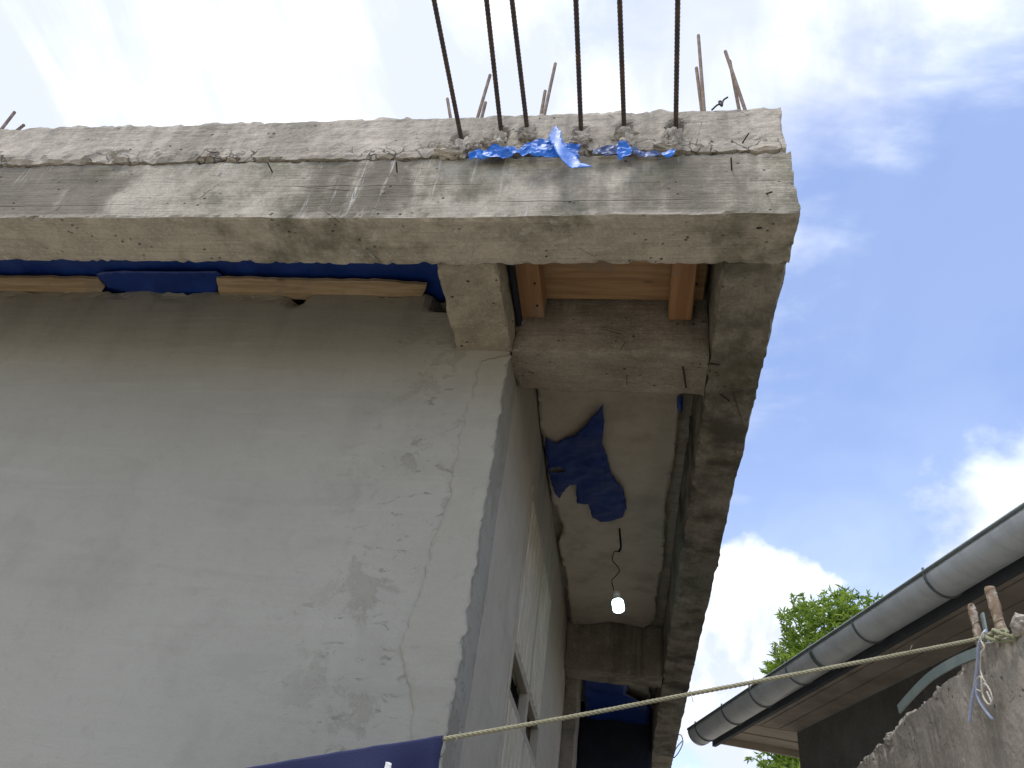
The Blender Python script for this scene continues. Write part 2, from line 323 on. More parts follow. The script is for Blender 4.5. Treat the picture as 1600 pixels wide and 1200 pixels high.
# ------------------------------------------------------------------ object helpers
def tag(o, label=None, cat=None, group=None, kind=None):
    if label: o['label'] = label
    if cat: o['category'] = cat
    if group: o['group'] = group
    if kind: o['kind'] = kind
    return o
def thing(name, loc, label, cat, group=None):
    o = bpy.data.objects.new(name, None); C.objects.link(o); o.location = loc; o.empty_display_size = 0.1
    return tag(o, label, cat, group)
def origin_of(o):
    v = Vector((0, 0, 0))
    while o: v += o.location; o = o.parent
    return v
def link(name, me, mat, parent=None, smooth=False):
    """a mesh drawn in world coordinates becomes one object (child coordinates keep it in place)"""
    o = bpy.data.objects.new(name, me); C.objects.link(o)
    if mat: me.materials.append(mat)
    if parent: o.parent = parent; o.location = -origin_of(parent)
    if smooth: me.polygons.foreach_set('use_smooth', [True] * len(me.polygons))
    return o
def mesh(name, vs, fs, mat, parent=None, smooth=False):
    me = bpy.data.meshes.new(name); me.from_pydata([tuple(v) for v in vs], [], fs); me.update()
    return link(name, me, mat, parent, smooth)
def lin(*segs):
    """lin((a,b,step),(b,c,step2)...) -> sorted coordinates"""
    r = []
    for a, b, s in segs:
        n = max(1, round((b - a) / s))
        r += [a + (b - a) * i / n for i in range(n)]
    r.append(segs[-1][1]); return r
def fb(p, s, o=4): return noise.fractal(Vector(p) * s, 0.8, 2.1, o)
def rough(amp=0.003, fs=9, chip=0.012, cf=14, keep=(), extra=None):
    def f(p, b):
        # b: tuple of (axis, side) the vertex lies on
        q = p + Vector((fb(p, fs), fb(p + Vector((31, 7, 3)), fs), fb(p + Vector((5, 17, 41)), fs))) * amp
        bb = [x for x in b if x not in keep]
        if len(bb) >= 2 and len(bb) == len(b) and chip:
            c = max(0.0, fb(p + Vector((3, 9, 2)), cf, 5) + 0.12) * chip + chip * 0.12
            for a, s in bb: q[a] -= s * c
        for a, s in b:
            if (a, s) in keep: q[a] = p[a]
        if extra: q = extra(p, q, b)
        return q
    return f
def rough_box(name, xs, ys, zs, mat, parent, disp):
    X, Y, Z = len(xs) - 1, len(ys) - 1, len(zs) - 1
    idx = {}; vs = []
    def v(i, j, k):
        if (i, j, k) in idx: return idx[i, j, k]
        b = []
        for a, (q, n) in enumerate(((i, X), (j, Y), (k, Z))):
            if q == 0: b.append((a, -1))
            if q == n: b.append((a, 1))
        idx[i, j, k] = len(vs); vs.append(disp(Vector((xs[i], ys[j], zs[k])), tuple(b)))
        return idx[i, j, k]
    fs = []
    for i in range(X):
        for j in range(Y):
            fs.append((v(i, j, 0), v(i, j + 1, 0), v(i + 1, j + 1, 0), v(i + 1, j, 0)))
            fs.append((v(i, j, Z), v(i + 1, j, Z), v(i + 1, j + 1, Z), v(i, j + 1, Z)))
    for i in range(X):
        for k in range(Z):
            fs.append((v(i, 0, k), v(i + 1, 0, k), v(i + 1, 0, k + 1), v(i, 0, k + 1)))
            fs.append((v(i, Y, k), v(i, Y, k + 1), v(i + 1, Y, k + 1), v(i + 1, Y, k)))
    for j in range(Y):
        for k in range(Z):
            fs.append((v(0, j, k), v(0, j, k + 1), v(0, j + 1, k + 1), v(0, j + 1, k)))
            fs.append((v(X, j, k), v(X, j + 1, k), v(X, j + 1, k + 1), v(X, j, k + 1)))
    return mesh(name, vs, fs, mat, parent)
def box(name, x0, x1, y0, y1, z0, z1, mat, parent=None, bev=0.003):
    bm = bmesh.new(); bmesh.ops.create_cube(bm, size=1)
    for v in bm.verts: v.co = Vector(((x0 + x1) / 2 + v.co.x * (x1 - x0), (y0 + y1) / 2 + v.co.y * (y1 - y0), (z0 + z1) / 2 + v.co.z * (z1 - z0)))
    if bev: bmesh.ops.bevel(bm, geom=bm.edges[:], offset=bev, segments=1, affect='EDGES')
    me = bpy.data.meshes.new(name); bm.to_mesh(me); bm.free()
    return link(name, me, mat, parent)
def obox(name, o, u, v, w, mat, parent=None):
    """box from a corner and three edge vectors"""
    o, u, v, w = map(Vector, (o, u, v, w))
    P = [o, o + u, o + u + v, o + v]; P += [p + w for p in P]
    F = [(0, 1, 2, 3), (4, 7, 6, 5), (0, 4, 5, 1), (1, 5, 6, 2), (2, 6, 7, 3), (3, 7, 4, 0)]
    if u.cross(v).dot(w) > 0: F = [f[::-1] for f in F]
    return mesh(name, P, F, mat, parent)
def smoothpath(pts, n):
    pts = [Vector(p) for p in pts]; r = []
    for i in range(len(pts) - 1):
        p0 = pts[max(i - 1, 0)]; p1 = pts[i]; p2 = pts[i + 1]; p3 = pts[min(i + 2, len(pts) - 1)]
        for k in range(n):
            t = k / n
            r.append(0.5 * ((2 * p1) + (p2 - p0) * t + (2 * p0 - 5 * p1 + 4 * p2 - p3) * t * t + (3 * p1 - p0 - 3 * p2 + p3) * t ** 3))
    r.append(pts[-1]); return r
def tube_geo(path, rad, seg, vs, fs, cap=True):
    path = [Vector(p) for p in path]; base = len(vs); n = len(path)
    t = (path[1] - path[0]).normalized(); up = Vector((0, 0, 1)) if abs(t.z) < 0.9 else Vector((0, 1, 0))
    a = t.cross(up).normalized()
    for i, p in enumerate(path):
        t = (path[min(i + 1, n - 1)] - path[max(i - 1, 0)]).normalized()
        a = (a - t * a.dot(t)).normalized(); b = t.cross(a)
        r = rad(i) if callable(rad) else rad
        for k in range(seg):
            g = 2 * math.pi * k / seg; vs.append(p + (a * math.cos(g) + b * math.sin(g)) * r)
    for i in range(n - 1):
        for k in range(seg):
            q = base + i * seg; fs.append((q + k, q + (k + 1) % seg, q + seg + (k + 1) % seg, q + seg + k))
    if cap:
        fs.append(tuple(base + k for k in range(seg))[::-1]); fs.append(tuple(base + (n - 1) * seg + k for k in range(seg)))
def tube(name, path, rad, mat, parent=None, seg=8, smooth=True):
    vs, fs = [], []; tube_geo(path, rad, seg, vs, fs); return mesh(name, vs, fs, mat, parent, smooth)
def rebar(path, d, mat, parent, pitch=0.011, crust=0):
    pts = [Vector(p) for p in path]; L = sum((pts[i + 1] - pts[i]).length for i in range(len(pts) - 1))
    n = max(2, int(L / pitch)); fine = []
    tot = 0; seg = 0; ac = 0
    for i in range(n * 2 + 1):
        s = L * i / (n * 2)
        while seg < len(pts) - 2 and s > ac + (pts[seg + 1] - pts[seg]).length:
            ac += (pts[seg + 1] - pts[seg]).length; seg += 1
        fine.append(pts[seg].lerp(pts[seg + 1], min(1, (s - ac) / (pts[seg + 1] - pts[seg]).length)))
    def r(i):
        k = d / 2 * ((1.0 if crust else 1.08) if i % 2 else 0.94)
        if crust: k += crust * max(0, fb(fine[i], 30, 3) + 0.3)
        return k
    vs, fs = [], []; tube_geo(fine, r, 10, vs, fs)
    if crust:                                    # oblique ribs wound round the bar
        t = (pts[-1] - pts[0]).normalized(); a = t.cross(Vector((0, 1, 0.1))).normalized(); b = t.cross(a)
        for ph in (0, math.pi):
            hx = []
            for i in range(int(L / 0.0006)):
                s_ = i * 0.0006; g = 2 * math.pi * s_ / 0.026 + ph; c = pts[0] + t * s_
                hx.append(c + (a * math.cos(g) + b * math.sin(g)) * d * (0.50 + 0.12 * fb(c, 60, 2)))
            tube_geo(hx, 0.0018, 5, vs, fs)
    return mesh('rebar', vs, fs, mat, parent, True)
def twist(name, path, r, turns, mat, parent=None, strands=3, seg=6, step=0.004):
    """laid rope: strands wound round a path"""
    pts = [Vector(p) for p in path]; d = [0]
    for i in range(len(pts) - 1): d.append(d[-1] + (pts[i + 1] - pts[i]).length)
    L = d[-1]; n = max(8, int(L / step)); vs, fs = [], []; cen = []; k = 0
    for i in range(n + 1):
        s = L * i / n
        while k < len(pts) - 2 and s > d[k + 1]: k += 1
        cen.append((pts[k].lerp(pts[k + 1], (s - d[k]) / max(1e-9, d[k + 1] - d[k])), (pts[k + 1] - pts[k]).normalized(), s))
    for q in range(strands):
        sp = []
        for c, t, s in cen:
            a = t.cross(Vector((0.3, 0.1, 1))).normalized(); b = t.cross(a); g = 2 * math.pi * (q / strands + s * turns)
            sp.append(c + (a * math.cos(g) + b * math.sin(g)) * r * 0.52)
        tube_geo(sp, r * 0.56, seg, vs, fs)
    return mesh(name, vs, fs, mat, parent, True)
def inside(p, poly):
    c = False; j = len(poly) - 1
    for i in range(len(poly)):
        if (poly[i][1] > p[1]) != (poly[j][1] > p[1]) and p[0] < (poly[j][0] - poly[i][0]) * (p[1] - poly[i][1]) / (poly[j][1] - poly[i][1]) + poly[i][0]: c = not c
        j = i
    return c
def sheet(name, pts, mat, parent=None, cell=0.02, thick=0.002, bend=None, rag=0.0, side=0, smooth=True, hole=None):
    """a thin sheet: a 3D outline (nearly planar) filled with a grid of points, bent by bend(p, n)->offset and given thickness"""
    pts = [Vector(p) for p in pts]; o = pts[0]
    n = Vector((0, 0, 0))
    for i in range(len(pts)):
        a, b = pts[i] - o, pts[(i + 1) % len(pts)] - o; n += a.cross(b)
    n.normalize(); ref = Vector((1, 0, 0)) if abs(n.x) < 0.8 else Vector((0, 1, 0))
    u = (ref - n * ref.dot(n)).normalized(); v = n.cross(u)
    P = [((p - o).dot(u), (p - o).dot(v)) for p in pts]
    R = []
    for i in range(len(P)):
        a, b = P[i], P[(i + 1) % len(P)]; L = math.hypot(b[0] - a[0], b[1] - a[1]); k = max(1, int(L / cell))
        for q in range(k):
            f = q / k; x, y = a[0] + (b[0] - a[0]) * f, a[1] + (b[1] - a[1]) * f
            if rag and q: 
                w_ = o + u * x + v * y
                x += rag * fb(w_, 0.35 / cell, 4); y += rag * fb(w_ + Vector((9, 9, 9)), 0.35 / cell, 4)
            R.append((x, y))
    m = len(R); E = [(i, (i + 1) % m) for i in range(m)]
    xs = [p[0] for p in R]; ys = [p[1] for p in R]; V2 = [Vector(p) for p in R]
    x = min(xs) + cell / 2; row = 0
    while x < max(xs):
        y = min(ys) + (cell / 2 if row % 2 else 0.0)
        while y < max(ys):
            if inside((x, y), R) and min((x - p[0]) ** 2 + (y - p[1]) ** 2 for p in R) > (0.45 * cell) ** 2: V2.append(Vector((x, y)))
            y += cell
        x += cell * 0.87; row += 1
    res = delaunay_2d_cdt(V2, E, [], 1, 1e-6)
    hole = hole or (lambda p: False)
    base = [o + u * q[0] + v * q[1] for q in res[0]]
    tri = [list(f) for f in res[2] if not hole(sum((base[i] for i in f), Vector()) / 3)]
    B = [p + (bend(p, n) if bend else Vector()) for p in base]
    N = len(B); vs = B + [p - n * thick * (1 if side == 0 else side) for p in B]; fs = [tuple(f) for f in tri] + [tuple(i + N for i in f[::-1]) for f in tri]
    cnt = {}
    for f in tri:
        for i in range(3):
            e = (f[i], f[(i + 1) % 3]); k = tuple(sorted(e)); cnt.setdefault(k, []).append(e)
    for k, l in cnt.items():
        if len(l) == 1: a, b = l[0]; fs.append((b, a, a + N, b + N))
    return mesh(name, vs, fs, mat, parent, smooth)
def crease(amp, s, seed=0):
    """sharp folds like crushed plastic or paper"""
    k = Vector((seed * 3.1, seed * 1.7, seed * 2.3))
    def f(p, n):
        d, _ = noise.voronoi(p * s + k); e, _ = noise.voronoi(p * s * 2.3 + k)
        return n * ((d[1] - d[0] - 0.3) * amp + (e[1] - e[0] - 0.3) * amp * 0.45) + Vector((fb(p + k, s * 0.7), fb(p - k, s * 0.7), fb(p + k * 2, s * 0.7))) * amp * 0.6
    return f
def crumple(name, c, rx, ry, rz, mat, parent=None, seed=0, sub=4, amp=0.5):
    bm = bmesh.new(); bmesh.ops.create_icosphere(bm, subdivisions=sub, radius=1)
    k = Vector((seed * 5.3, seed * 2.9, seed * 7.7))
    for v in bm.verts:
        p = v.co.copy(); d, _ = noise.voronoi(p * 1.15 + k); e, _ = noise.voronoi(p * 2.6 + k)
        r = 0.75 + amp * (d[1] - d[0]) + amp * 0.35 * (e[1] - e[0]) + 0.25 * fb(p + k, 1.2)
        v.co = Vector((c[0] + p.x * r * rx, c[1] + p.y * r * ry, c[2] + p.z * r * rz))
    me = bpy.data.meshes.new(name); bm.to_mesh(me); bm.free(); return link(name, me, mat, parent)

# ------------------------------------------------------------------ ground
def ground():
    xs = lin((-300, -8, 40), (-8, 8, 0.4), (8, 300, 40)); ys = lin((-300, -6, 40), (-6, 12, 0.4), (12, 400, 40))
    vs = [(x, y, 0.02 * fb((x, y, 0), 0.8) if abs(x) < 8 and -6 < y < 12 else 0) for y in ys for x in xs]; n = len(xs)
    fs = [(j * n + i, j * n + i + 1, (j + 1) * n + i + 1, (j + 1) * n + i) for j in range(len(ys) - 1) for i in range(n - 1)]
    tag(mesh('ground', vs, fs, M['ground'], None, True), 'pale cement floor of the alley and yard', kind='structure')
ground()

# ------------------------------------------------------------------ the unfinished house
XW, YW, YF, XR = -0.41, 1.865, 1.312, 0.392
H = thing('unfinished_house', (XW, YW, 0), 'grey unfinished concrete house with overhanging roof slab and bare rebars', 'house')
BARS = [[[-0.54, 1.305, 3.555], [-0.0446, -0.9923, 0.1158]], [[-0.42, 1.305, 3.57], [0.0067, -0.9968, 0.0795]], [[-0.343, 1.305, 3.58], [-0.0205, -0.9983, 0.054]], [[-0.184, 1.305, 3.573], [-0.0025, -0.9973, 0.0734]], [[-0.06, 1.305, 3.584], [-0.0376, -0.9983, 0.0445]], [[0.087, 1.305, 3.59], [-0.0418, -0.9988, 0.0273]]]
def slab_extra(p, q, b):
    if (1, -1) in b:
        if (2, -1) in b:                           # ragged lower lip of the top pour
            q.z = p.z + 0.010 * fb(p, 11, 5) + 0.006 * fb(p, 40, 3)
            if -0.57 < p.x < 0.13: q.z += 0.022 * (0.5 + 0.5 * fb(p, 6, 3))
        else: q.y += 0.0022 * fb(p, 30, 4) + (0.008 * (noise.cell(noise.voronoi(p * 17 + noise.noise_vector(p * 22) * 0.3)[1][0] * 37.0) ) - 0.003) * max(0, min(1, (3.545 - p.z) / 0.05)) * (1.0 if p.x < -1.3 else 0.35)
        for (bx, by, bz), _ in BARS:               # broken pockets round the long bars
            d2 = ((p.x - bx) / 0.021) ** 2 + ((p.z - bz + 0.012) / 0.03) ** 2
            q.y += 0.035 * math.exp(-d2 * d2)
    if (2, 1) in b: q.z += 0.010 * fb(p, 5, 4) + 0.007 * fb(p, 22, 3)
    return q
rough_box('slab_edge', lin((-5.2, -2.7, 0.25), (-2.7, -0.75, 0.014), (-0.75, 0.2, 0.009), (0.2, 0.384, 0.012)), lin((1.306, 1.49, 0.03)), lin((3.463, 3.665, 0.011)), M['slab'], H,
          rough(0.0025, 8, 0.010, 20, extra=slab_extra))
def beam_extra(p, q, b):
    if (2, -1) in b: q.z += 0.004 * fb(p, 3, 3) - 0.010 * math.exp(-((p.x + 0.7) / 0.8) ** 2) + 0.005
    return q
rough_box('edge_beam', lin((-5.2, -2.7, 0.25), (-2.7, XR, 0.013)), lin((YF, 1.485, 0.0145)), lin((3.2, 3.458, 0.0125)), M['beam'], H, rough(0.003, 10, 0.006, 42, extra=beam_extra))
def side_extra(p, q, b):
    if (0, 1) in b and (2, -1) in b:               # broken outer arris, stepped where the form boards met
        st = math.floor(p.y / 0.21 + 0.5 * fb((p.y, 0, 0), 2.0)); random.seed(st); q.x += random.uniform(-0.010, 0.004) - 0.010 * max(0, fb(p, 30, 4)); q.x -= 0.006 * (p.y - 1.4)
    elif (0, 1) in b: q.x -= 0.006 * (p.y - 1.4)
    if (0, -1) in b: q.x -= 0.004 * (p.y - 1.4)
    return q
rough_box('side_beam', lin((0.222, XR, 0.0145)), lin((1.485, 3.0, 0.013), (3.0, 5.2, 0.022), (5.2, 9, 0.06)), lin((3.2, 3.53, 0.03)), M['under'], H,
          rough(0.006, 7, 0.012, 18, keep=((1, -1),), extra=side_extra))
rough_box('roof_slab', lin((-5.2, 0.384, 0.07)), lin((1.491, 9, 0.1)), lin((3.532, 3.66, 0.06)), M['slab'], H, rough(0.004, 5, 0.01))
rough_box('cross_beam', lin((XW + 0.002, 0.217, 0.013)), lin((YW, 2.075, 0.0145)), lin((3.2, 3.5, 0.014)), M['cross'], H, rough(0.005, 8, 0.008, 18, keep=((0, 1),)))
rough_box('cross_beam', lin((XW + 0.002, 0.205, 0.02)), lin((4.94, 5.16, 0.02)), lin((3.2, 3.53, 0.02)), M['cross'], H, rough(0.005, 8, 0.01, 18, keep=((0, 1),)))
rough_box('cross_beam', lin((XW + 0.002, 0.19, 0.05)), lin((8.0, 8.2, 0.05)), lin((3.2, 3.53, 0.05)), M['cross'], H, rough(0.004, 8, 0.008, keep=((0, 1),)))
rough_box('bracket_beam', lin((-0.588, -0.405, 0.0115)), lin((1.487, YW - 0.001, 0.0115)), lin((3.2, 3.53, 0.0125)), M['stub'], H, rough(0.0045, 13, 0.007, 22, keep=((1, 1),)))
# walls
def wall_extra(p, q, b):
    if (2, 1) in b:
        q.z += 0.006 + 0.03 * fb(p, 8, 5) - 0.02 * max(0, fb(p, 18, 3)); 
        q.z -= 0.03 * math.exp(-((p.x + 1.21) / 0.03) ** 2)
    if (1, -1) in b:
        q.y += 0.09 * math.exp(-((p.x + 0.655) / 0.055) ** 4 - ((p.z - 3.43) / 0.045) ** 4) * (1 + 0.6 * fb(p, 25)) + 0.05 * math.exp(-((p.x + 1.215) / 0.028) ** 2 - ((p.z - 3.43) / 0.03) ** 2) + 0.03 * max(0, fb(p, 9, 3) - 0.1) * max(0, (p.z - 3.40) / 0.05)
    return q
rough_box('front_wall', lin((-5.2, -2.7, 0.3), (-2.7, XW, 0.022)), lin((YW, 2.065, 0.05)), lin((0, 1.7, 0.17), (1.7, 3.2, 0.03), (3.2, 3.448, 0.014)), M['plaster'], H, rough(0.0022, 2.6, 0.0012, 20, keep=((1, 1),), extra=wall_extra))
Y0, Y1, Z0, Z1 = 2.685, 3.815, 1.15, 3.19                         # window opening in the side wall
sw = dict(mat=M['side_plaster'], parent=H)
def sidewall(y0, y1, z0, z1, keep): rough_box('side_wall', lin((-0.61, XW, 0.1)), lin((y0, y1, 0.04)), lin((z0, z1, 0.05)), M['side_plaster'], H, rough(0.005, 2.6, 0.0, keep=keep))
sidewall(2.067, Y0, 0, 3.53, ()); sidewall(Y1, 9, 0, 3.53, ()); sidewall(Y0, Y1, Z1, 3.53, ()); sidewall(Y0, Y1, 0, Z0, ())
box('back_wall', -5.2, -0.62, 8.8, 9.0, 0, 3.53, M['side_plaster'], H); box('left_wall', -5.4, -5.2, YW, 9.0, 0, 3.53, M['side_plaster'], H)
rough_box('pilaster', lin((XW, -0.325, 0.02)), lin((5.165, 5.55, 0.03)), lin((0, 3.5, 0.05)), M['cross'], H, rough(0.006, 6, 0.01))
# newer plaster round the corner, lapping over the old with a torn edge
band = [[-0.497, 1.858, 3.153], [-0.504, 1.858, 3.092], [-0.505, 1.857, 3.023], [-0.516, 1.858, 2.929], [-0.519, 1.858, 2.813], [-0.516, 1.858, 2.708], [-0.511, 1.858, 2.651], [-0.521, 1.858, 2.6], [-0.535, 1.858, 2.501], [-0.541, 1.858, 2.436], [-0.538, 1.858, 2.356], [-0.552, 1.858, 2.303], [-0.558, 1.858, 2.237], [-0.558, 1.858, 2.205], [-0.538, 1.858, 2.16], [-0.515, 1.858, 2.116], [-0.498, 1.858, 2.074], [-0.491, 1.858, 2.018], [-0.481, 1.858, 1.951]]
zb = band[-1][2]
sheet('corner_plaster', band + [(-0.80, 1.8575, zb - 0.5), (XW + 0.001, 1.8575, zb - 0.5), (XW + 0.001, 1.8575, 3.185)], M['band'], H, 0.012, 0.004, lambda p, n: Vector((0, 0.0022 * fb(p, 2.6) + 0.0032, 0)), 0.011)
# ceiling of the walkway, broken along both sides
sheet('ceiling', [(-0.405, 2.07, 3.5), (0.165, 2.07, 3.5), (0.17, 2.9, 3.5), (0.15, 3.3, 3.5), (0.165, 4.0, 3.5), (0.14, 4.4, 3.5), (0.155, 4.75, 3.5), (0.09, 4.9, 3.5), (-0.12, 4.84, 3.5), (-0.25, 4.9, 3.5), (-0.38, 4.93, 3.5), (-0.375, 4.2, 3.5), (-0.395, 3.8, 3.5), (-0.36, 3.6, 3.5), (-0.40, 3.3, 3.5)],
      M['ceiling'], H, 0.022, 0.012, lambda p, n: Vector((0, 0, 0.006 * fb(p, 2))), 0.009)
sheet('ceiling', [(-0.39, 5.2, 3.5), (0.05, 5.2, 3.5), (0.15, 5.6, 3.5), (0.17, 6.4, 3.5), (0.0, 6.45, 3.5), (-0.05, 5.9, 3.5), (-0.3, 5.6, 3.5), (-0.39, 5.7, 3.5)], M['ceiling'], H, 0.04, 0.012, None, 0.02)
# bars cast in the slab edge, reaching out over the yard
for b0, dv in BARS:
    p = Vector(b0); dv = Vector(dv); rebar([p - dv * 0.12, p, p + dv * 0.45, p + dv * 1.1], 0.0136, M['rebar_dark'], H)
# column starter bars on the roof
for a, b_ in [[[0.206, 1.6, 4.131], [0.199, 1.6, 4.65]], [[0.2, 1.62, 4.163], [0.188, 1.62, 4.442]], [[0.345, 1.6, 4.132], [0.297, 1.6, 4.52]], [[0.334, 1.64, 4.196], [0.318, 1.64, 4.52]], [[-0.368, 1.6, 4.11], [-0.358, 1.6, 4.478]], [[-0.387, 1.63, 4.158], [-0.387, 1.63, 4.332]], [[-0.618, 1.6, 4.097], [-0.612, 1.6, 4.41]], [[-0.613, 1.63, 4.147], [-0.613, 1.63, 4.264]], [[-0.76, 1.7, 4.249], [-0.805, 1.7, 4.415]], [[-2.642, 1.6, 4.111], [-2.655, 1.6, 4.252]], [[-2.63, 1.64, 4.166], [-2.616, 1.64, 4.217]]]:
    a, b_ = Vector(a), Vector(b_); low = a + (a - b_).normalized() * ((a.z - 3.6) / max(0.3, (b_ - a).normalized().z))
    rebar([low, a, b_], 0.0125, M['rebar_rust'], H)
# bent wire and nails left in the concrete
wy = [[0.195, 1.34, 3.712], [0.212, 1.34, 3.738], [0.225, 1.34, 3.741], [0.222, 1.34, 3.758], [0.217, 1.34, 3.752], [0.225, 1.34, 3.731], [0.23, 1.34, 3.761], [0.244, 1.34, 3.778]]
tube('tie_wire', smoothpath(wy, 5), 0.0028, M['nail'], H, 6)
NAILS = [[[0.268, 1.306, 3.498], [0.282, 1.285, 3.509]], [[0.232, 1.306, 3.384], [0.229, 1.285, 3.4]], [[-0.703, 1.306, 3.397], [-0.702, 1.285, 3.407]], [[-1.093, 1.306, 3.407], [-1.1, 1.285, 3.415]], [[0.317, 1.306, 3.274], [0.322, 1.285, 3.252]]]
for a, b_ in NAILS:
    a, b_ = Vector(a), Vector(b_); tube('nail', [a + (a - b_), a, b_], 0.0022, M['nail'], H, 6)
for a, b_ in [[[0.144, 1.946, 3.2], [0.156, 2.013, 3.185]], [[0.216, 1.905, 3.2], [0.249, 1.892, 3.185]], [[0.271, 2.061, 3.2], [0.3, 2.077, 3.185]], [[0.294, 1.358, 3.2], [0.3, 1.345, 3.185]]]:
    a, b_ = Vector(a), Vector(b_); tube('nail', [a + (a - b_) * 0.3, a, b_], 0.0028, M['nail'], H, 6)
# loose mortar along the top of the wall and the joint
for i, (x, s) in enumerate([(-1.95, .012), (-1.7, .009), (-1.38, .012), (-1.12, .014), (-1.0, .01), (-0.88, .012)]):
    crumple('mortar_lump', (x, YW + 0.012, 3.435), s * 1.5, s, s * 0.8, M['plaster'], H, i, 3, 0.4)

# shutter window in the side wall
def window():
    x = XW
    fr = box('window', x - 0.035, x + 0.006, Y0 - 0.0, Y0 + 0.035, Z0, Z1, M['cream_frame'], H)
    def part(n, *a, m='cream_frame'): return box(n, *a, M[m], fr)
    part('frame', x - 0.035, x + 0.006, Y1 - 0.035, Y1, Z0, Z1); part('frame', x - 0.034, x + 0.005, Y0 + 0.037, Y1 - 0.037, Z1 - 0.04, Z1)
    part('frame', x - 0.034, x + 0.005, Y0 + 0.037, Y1 - 0.037, Z0, Z0 + 0.04); mid = (Y0 + Y1) / 2 + 0.02
    part('mullion', x - 0.034, x + 0.005, mid - 0.022, mid + 0.022, Z0 + 0.042, Z1 - 0.042)
    for a, b_ in ((Y0 + 0.037, mid - 0.024), (mid + 0.024, Y1 - 0.037)):
        part('transom', x - 0.03, x + 0.004, a, b_, 2.372, 2.402); part('transom', x - 0.03, x + 0.004, a, b_, 2.536, 2.560)
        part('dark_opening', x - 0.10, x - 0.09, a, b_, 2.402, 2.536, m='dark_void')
        n = 5; wdt = (b_ - a) / n
        for k in range(n):
            for (z0, z1) in ((Z0 + 0.042, 2.370), (2.562, Z1 - 0.042)):
                part('slat', x - 0.03, x + 0.007, a + k * wdt + 0.017, a + (k + 1) * wdt - 0.017, z0, z1, m='cream')
        part('backing', x - 0.055, x - 0.049, a, b_, Z0 + 0.042, 2.370, m='cream'); part('backing', x - 0.055, x - 0.049, a, b_, 2.562, Z1 - 0.042, m='cream')
window()

# ------------------------------------------------------------------ formwork left between the beams
F = thing('formwork', (-0.1, 1.68, 3.34), 'orange timber formwork, board and two battens, left between the beams under the slab', 'formwork')
for k in range(2): box('board', -0.385, 0.205, 1.49 + k * 0.185, 1.672 + k * 0.185, 3.424 + k * 0.002, 3.449 + k * 0.002, M['board'], F)
XB = [-0.387, -0.304, 0.091, 0.167]
XB2 = [-0.39, -0.317, 0.093, 0.166]
for a, b_ in ((0, 1), (2, 3)): box('batten', (XB[a] + XB2[a]) / 2, (XB[b_] + XB2[b_]) / 2, 1.488, 1.861, 3.342, 3.4225, M['batten'], F)
for x0 in (-0.405 + 0.008,): box('side_board', x0, x0 + 0.012, 1.49, 1.86, 3.30, 3.42, M['near_black'], F)
for nx in (-0.33, 0.17):
    for ny in (1.56, 1.70, 1.80): tube('nail_head', [(nx, ny, 3.339), (nx, ny, 3.345)], 0.004, M['nail'], F, 8)
tube('nail', [(0.165, 1.50, 3.345), (0.155, 1.53, 3.338), (0.14, 1.56, 3.334)], 0.003, M['nail'], F, 6)
tag(box('wood_strip', -0.612, -0.594, 1.50, 1.85, 3.30, 3.46, M['batten']), 'narrow orange board standing against the left side of the bracket beam', 'board')
def strip(name, poly, label):
    o = sheet(name, poly, M['strip'], None, 0.02, 0.012, lambda p, n: Vector((0, 0, 0.002 * fb(p, 4))), 0.006, 0, smooth=False); tag(o, label, 'timber strip', 'timber strips on top of the front wall')
strip('timber_strip', [[-1.497, 1.788, 3.457], [-1.182, 1.795, 3.457], [-0.877, 1.798, 3.457], [-0.725, 1.812, 3.457], [-0.758, 1.884, 3.457], [-0.997, 1.894, 3.457], [-1.215, 1.891, 3.457], [-1.524, 1.885, 3.457]] + [(-1.50, 1.95, 3.452)][:0], 'long pale timber strip on the wall top, nearer the bracket beam')
strip('timber_strip', [[-2.725, 1.795, 3.457], [-2.225, 1.794, 3.457], [-1.972, 1.795, 3.457], [-1.966, 1.835, 3.457], [-2.015, 1.882, 3.457], [-2.285, 1.886, 3.457], [-2.799, 1.886, 3.457]], 'short pale timber strip on the wall top at the left end of the photo')

# ------------------------------------------------------------------ blue plastic sheets
o = sheet('blue_tarp', [(-4.0, 1.488, 3.49), (-0.615, 1.488, 3.49), (-0.615, 1.93, 3.475), (-4.0, 1.93, 3.475)], M['tarp_dark'], None, 0.03, 0.0015, lambda p, n: Vector((0, 0, 0.010 * fb(p, 6) + 0.004 * fb(p, 25))))
tag(o, 'long dark blue tarp stretched under the slab along the top of the front wall', 'tarp')
o = sheet('blue_tarp', [[-1.973, 1.778, 3.452], [-1.965, 1.846, 3.452], [-1.877, 1.889, 3.452], [-1.547, 1.884, 3.452], [-1.476, 1.78, 3.452], [-1.488, 1.761, 3.452], [-1.939, 1.765, 3.452]], M['tarp_dark'], None, 0.015, 0.0015, lambda p, n: Vector((0, 0, 0.004 * fb(p, 12))))
tag(o, 'blue tarp hem folded down over the wall top between the two timber strips', 'tarp')
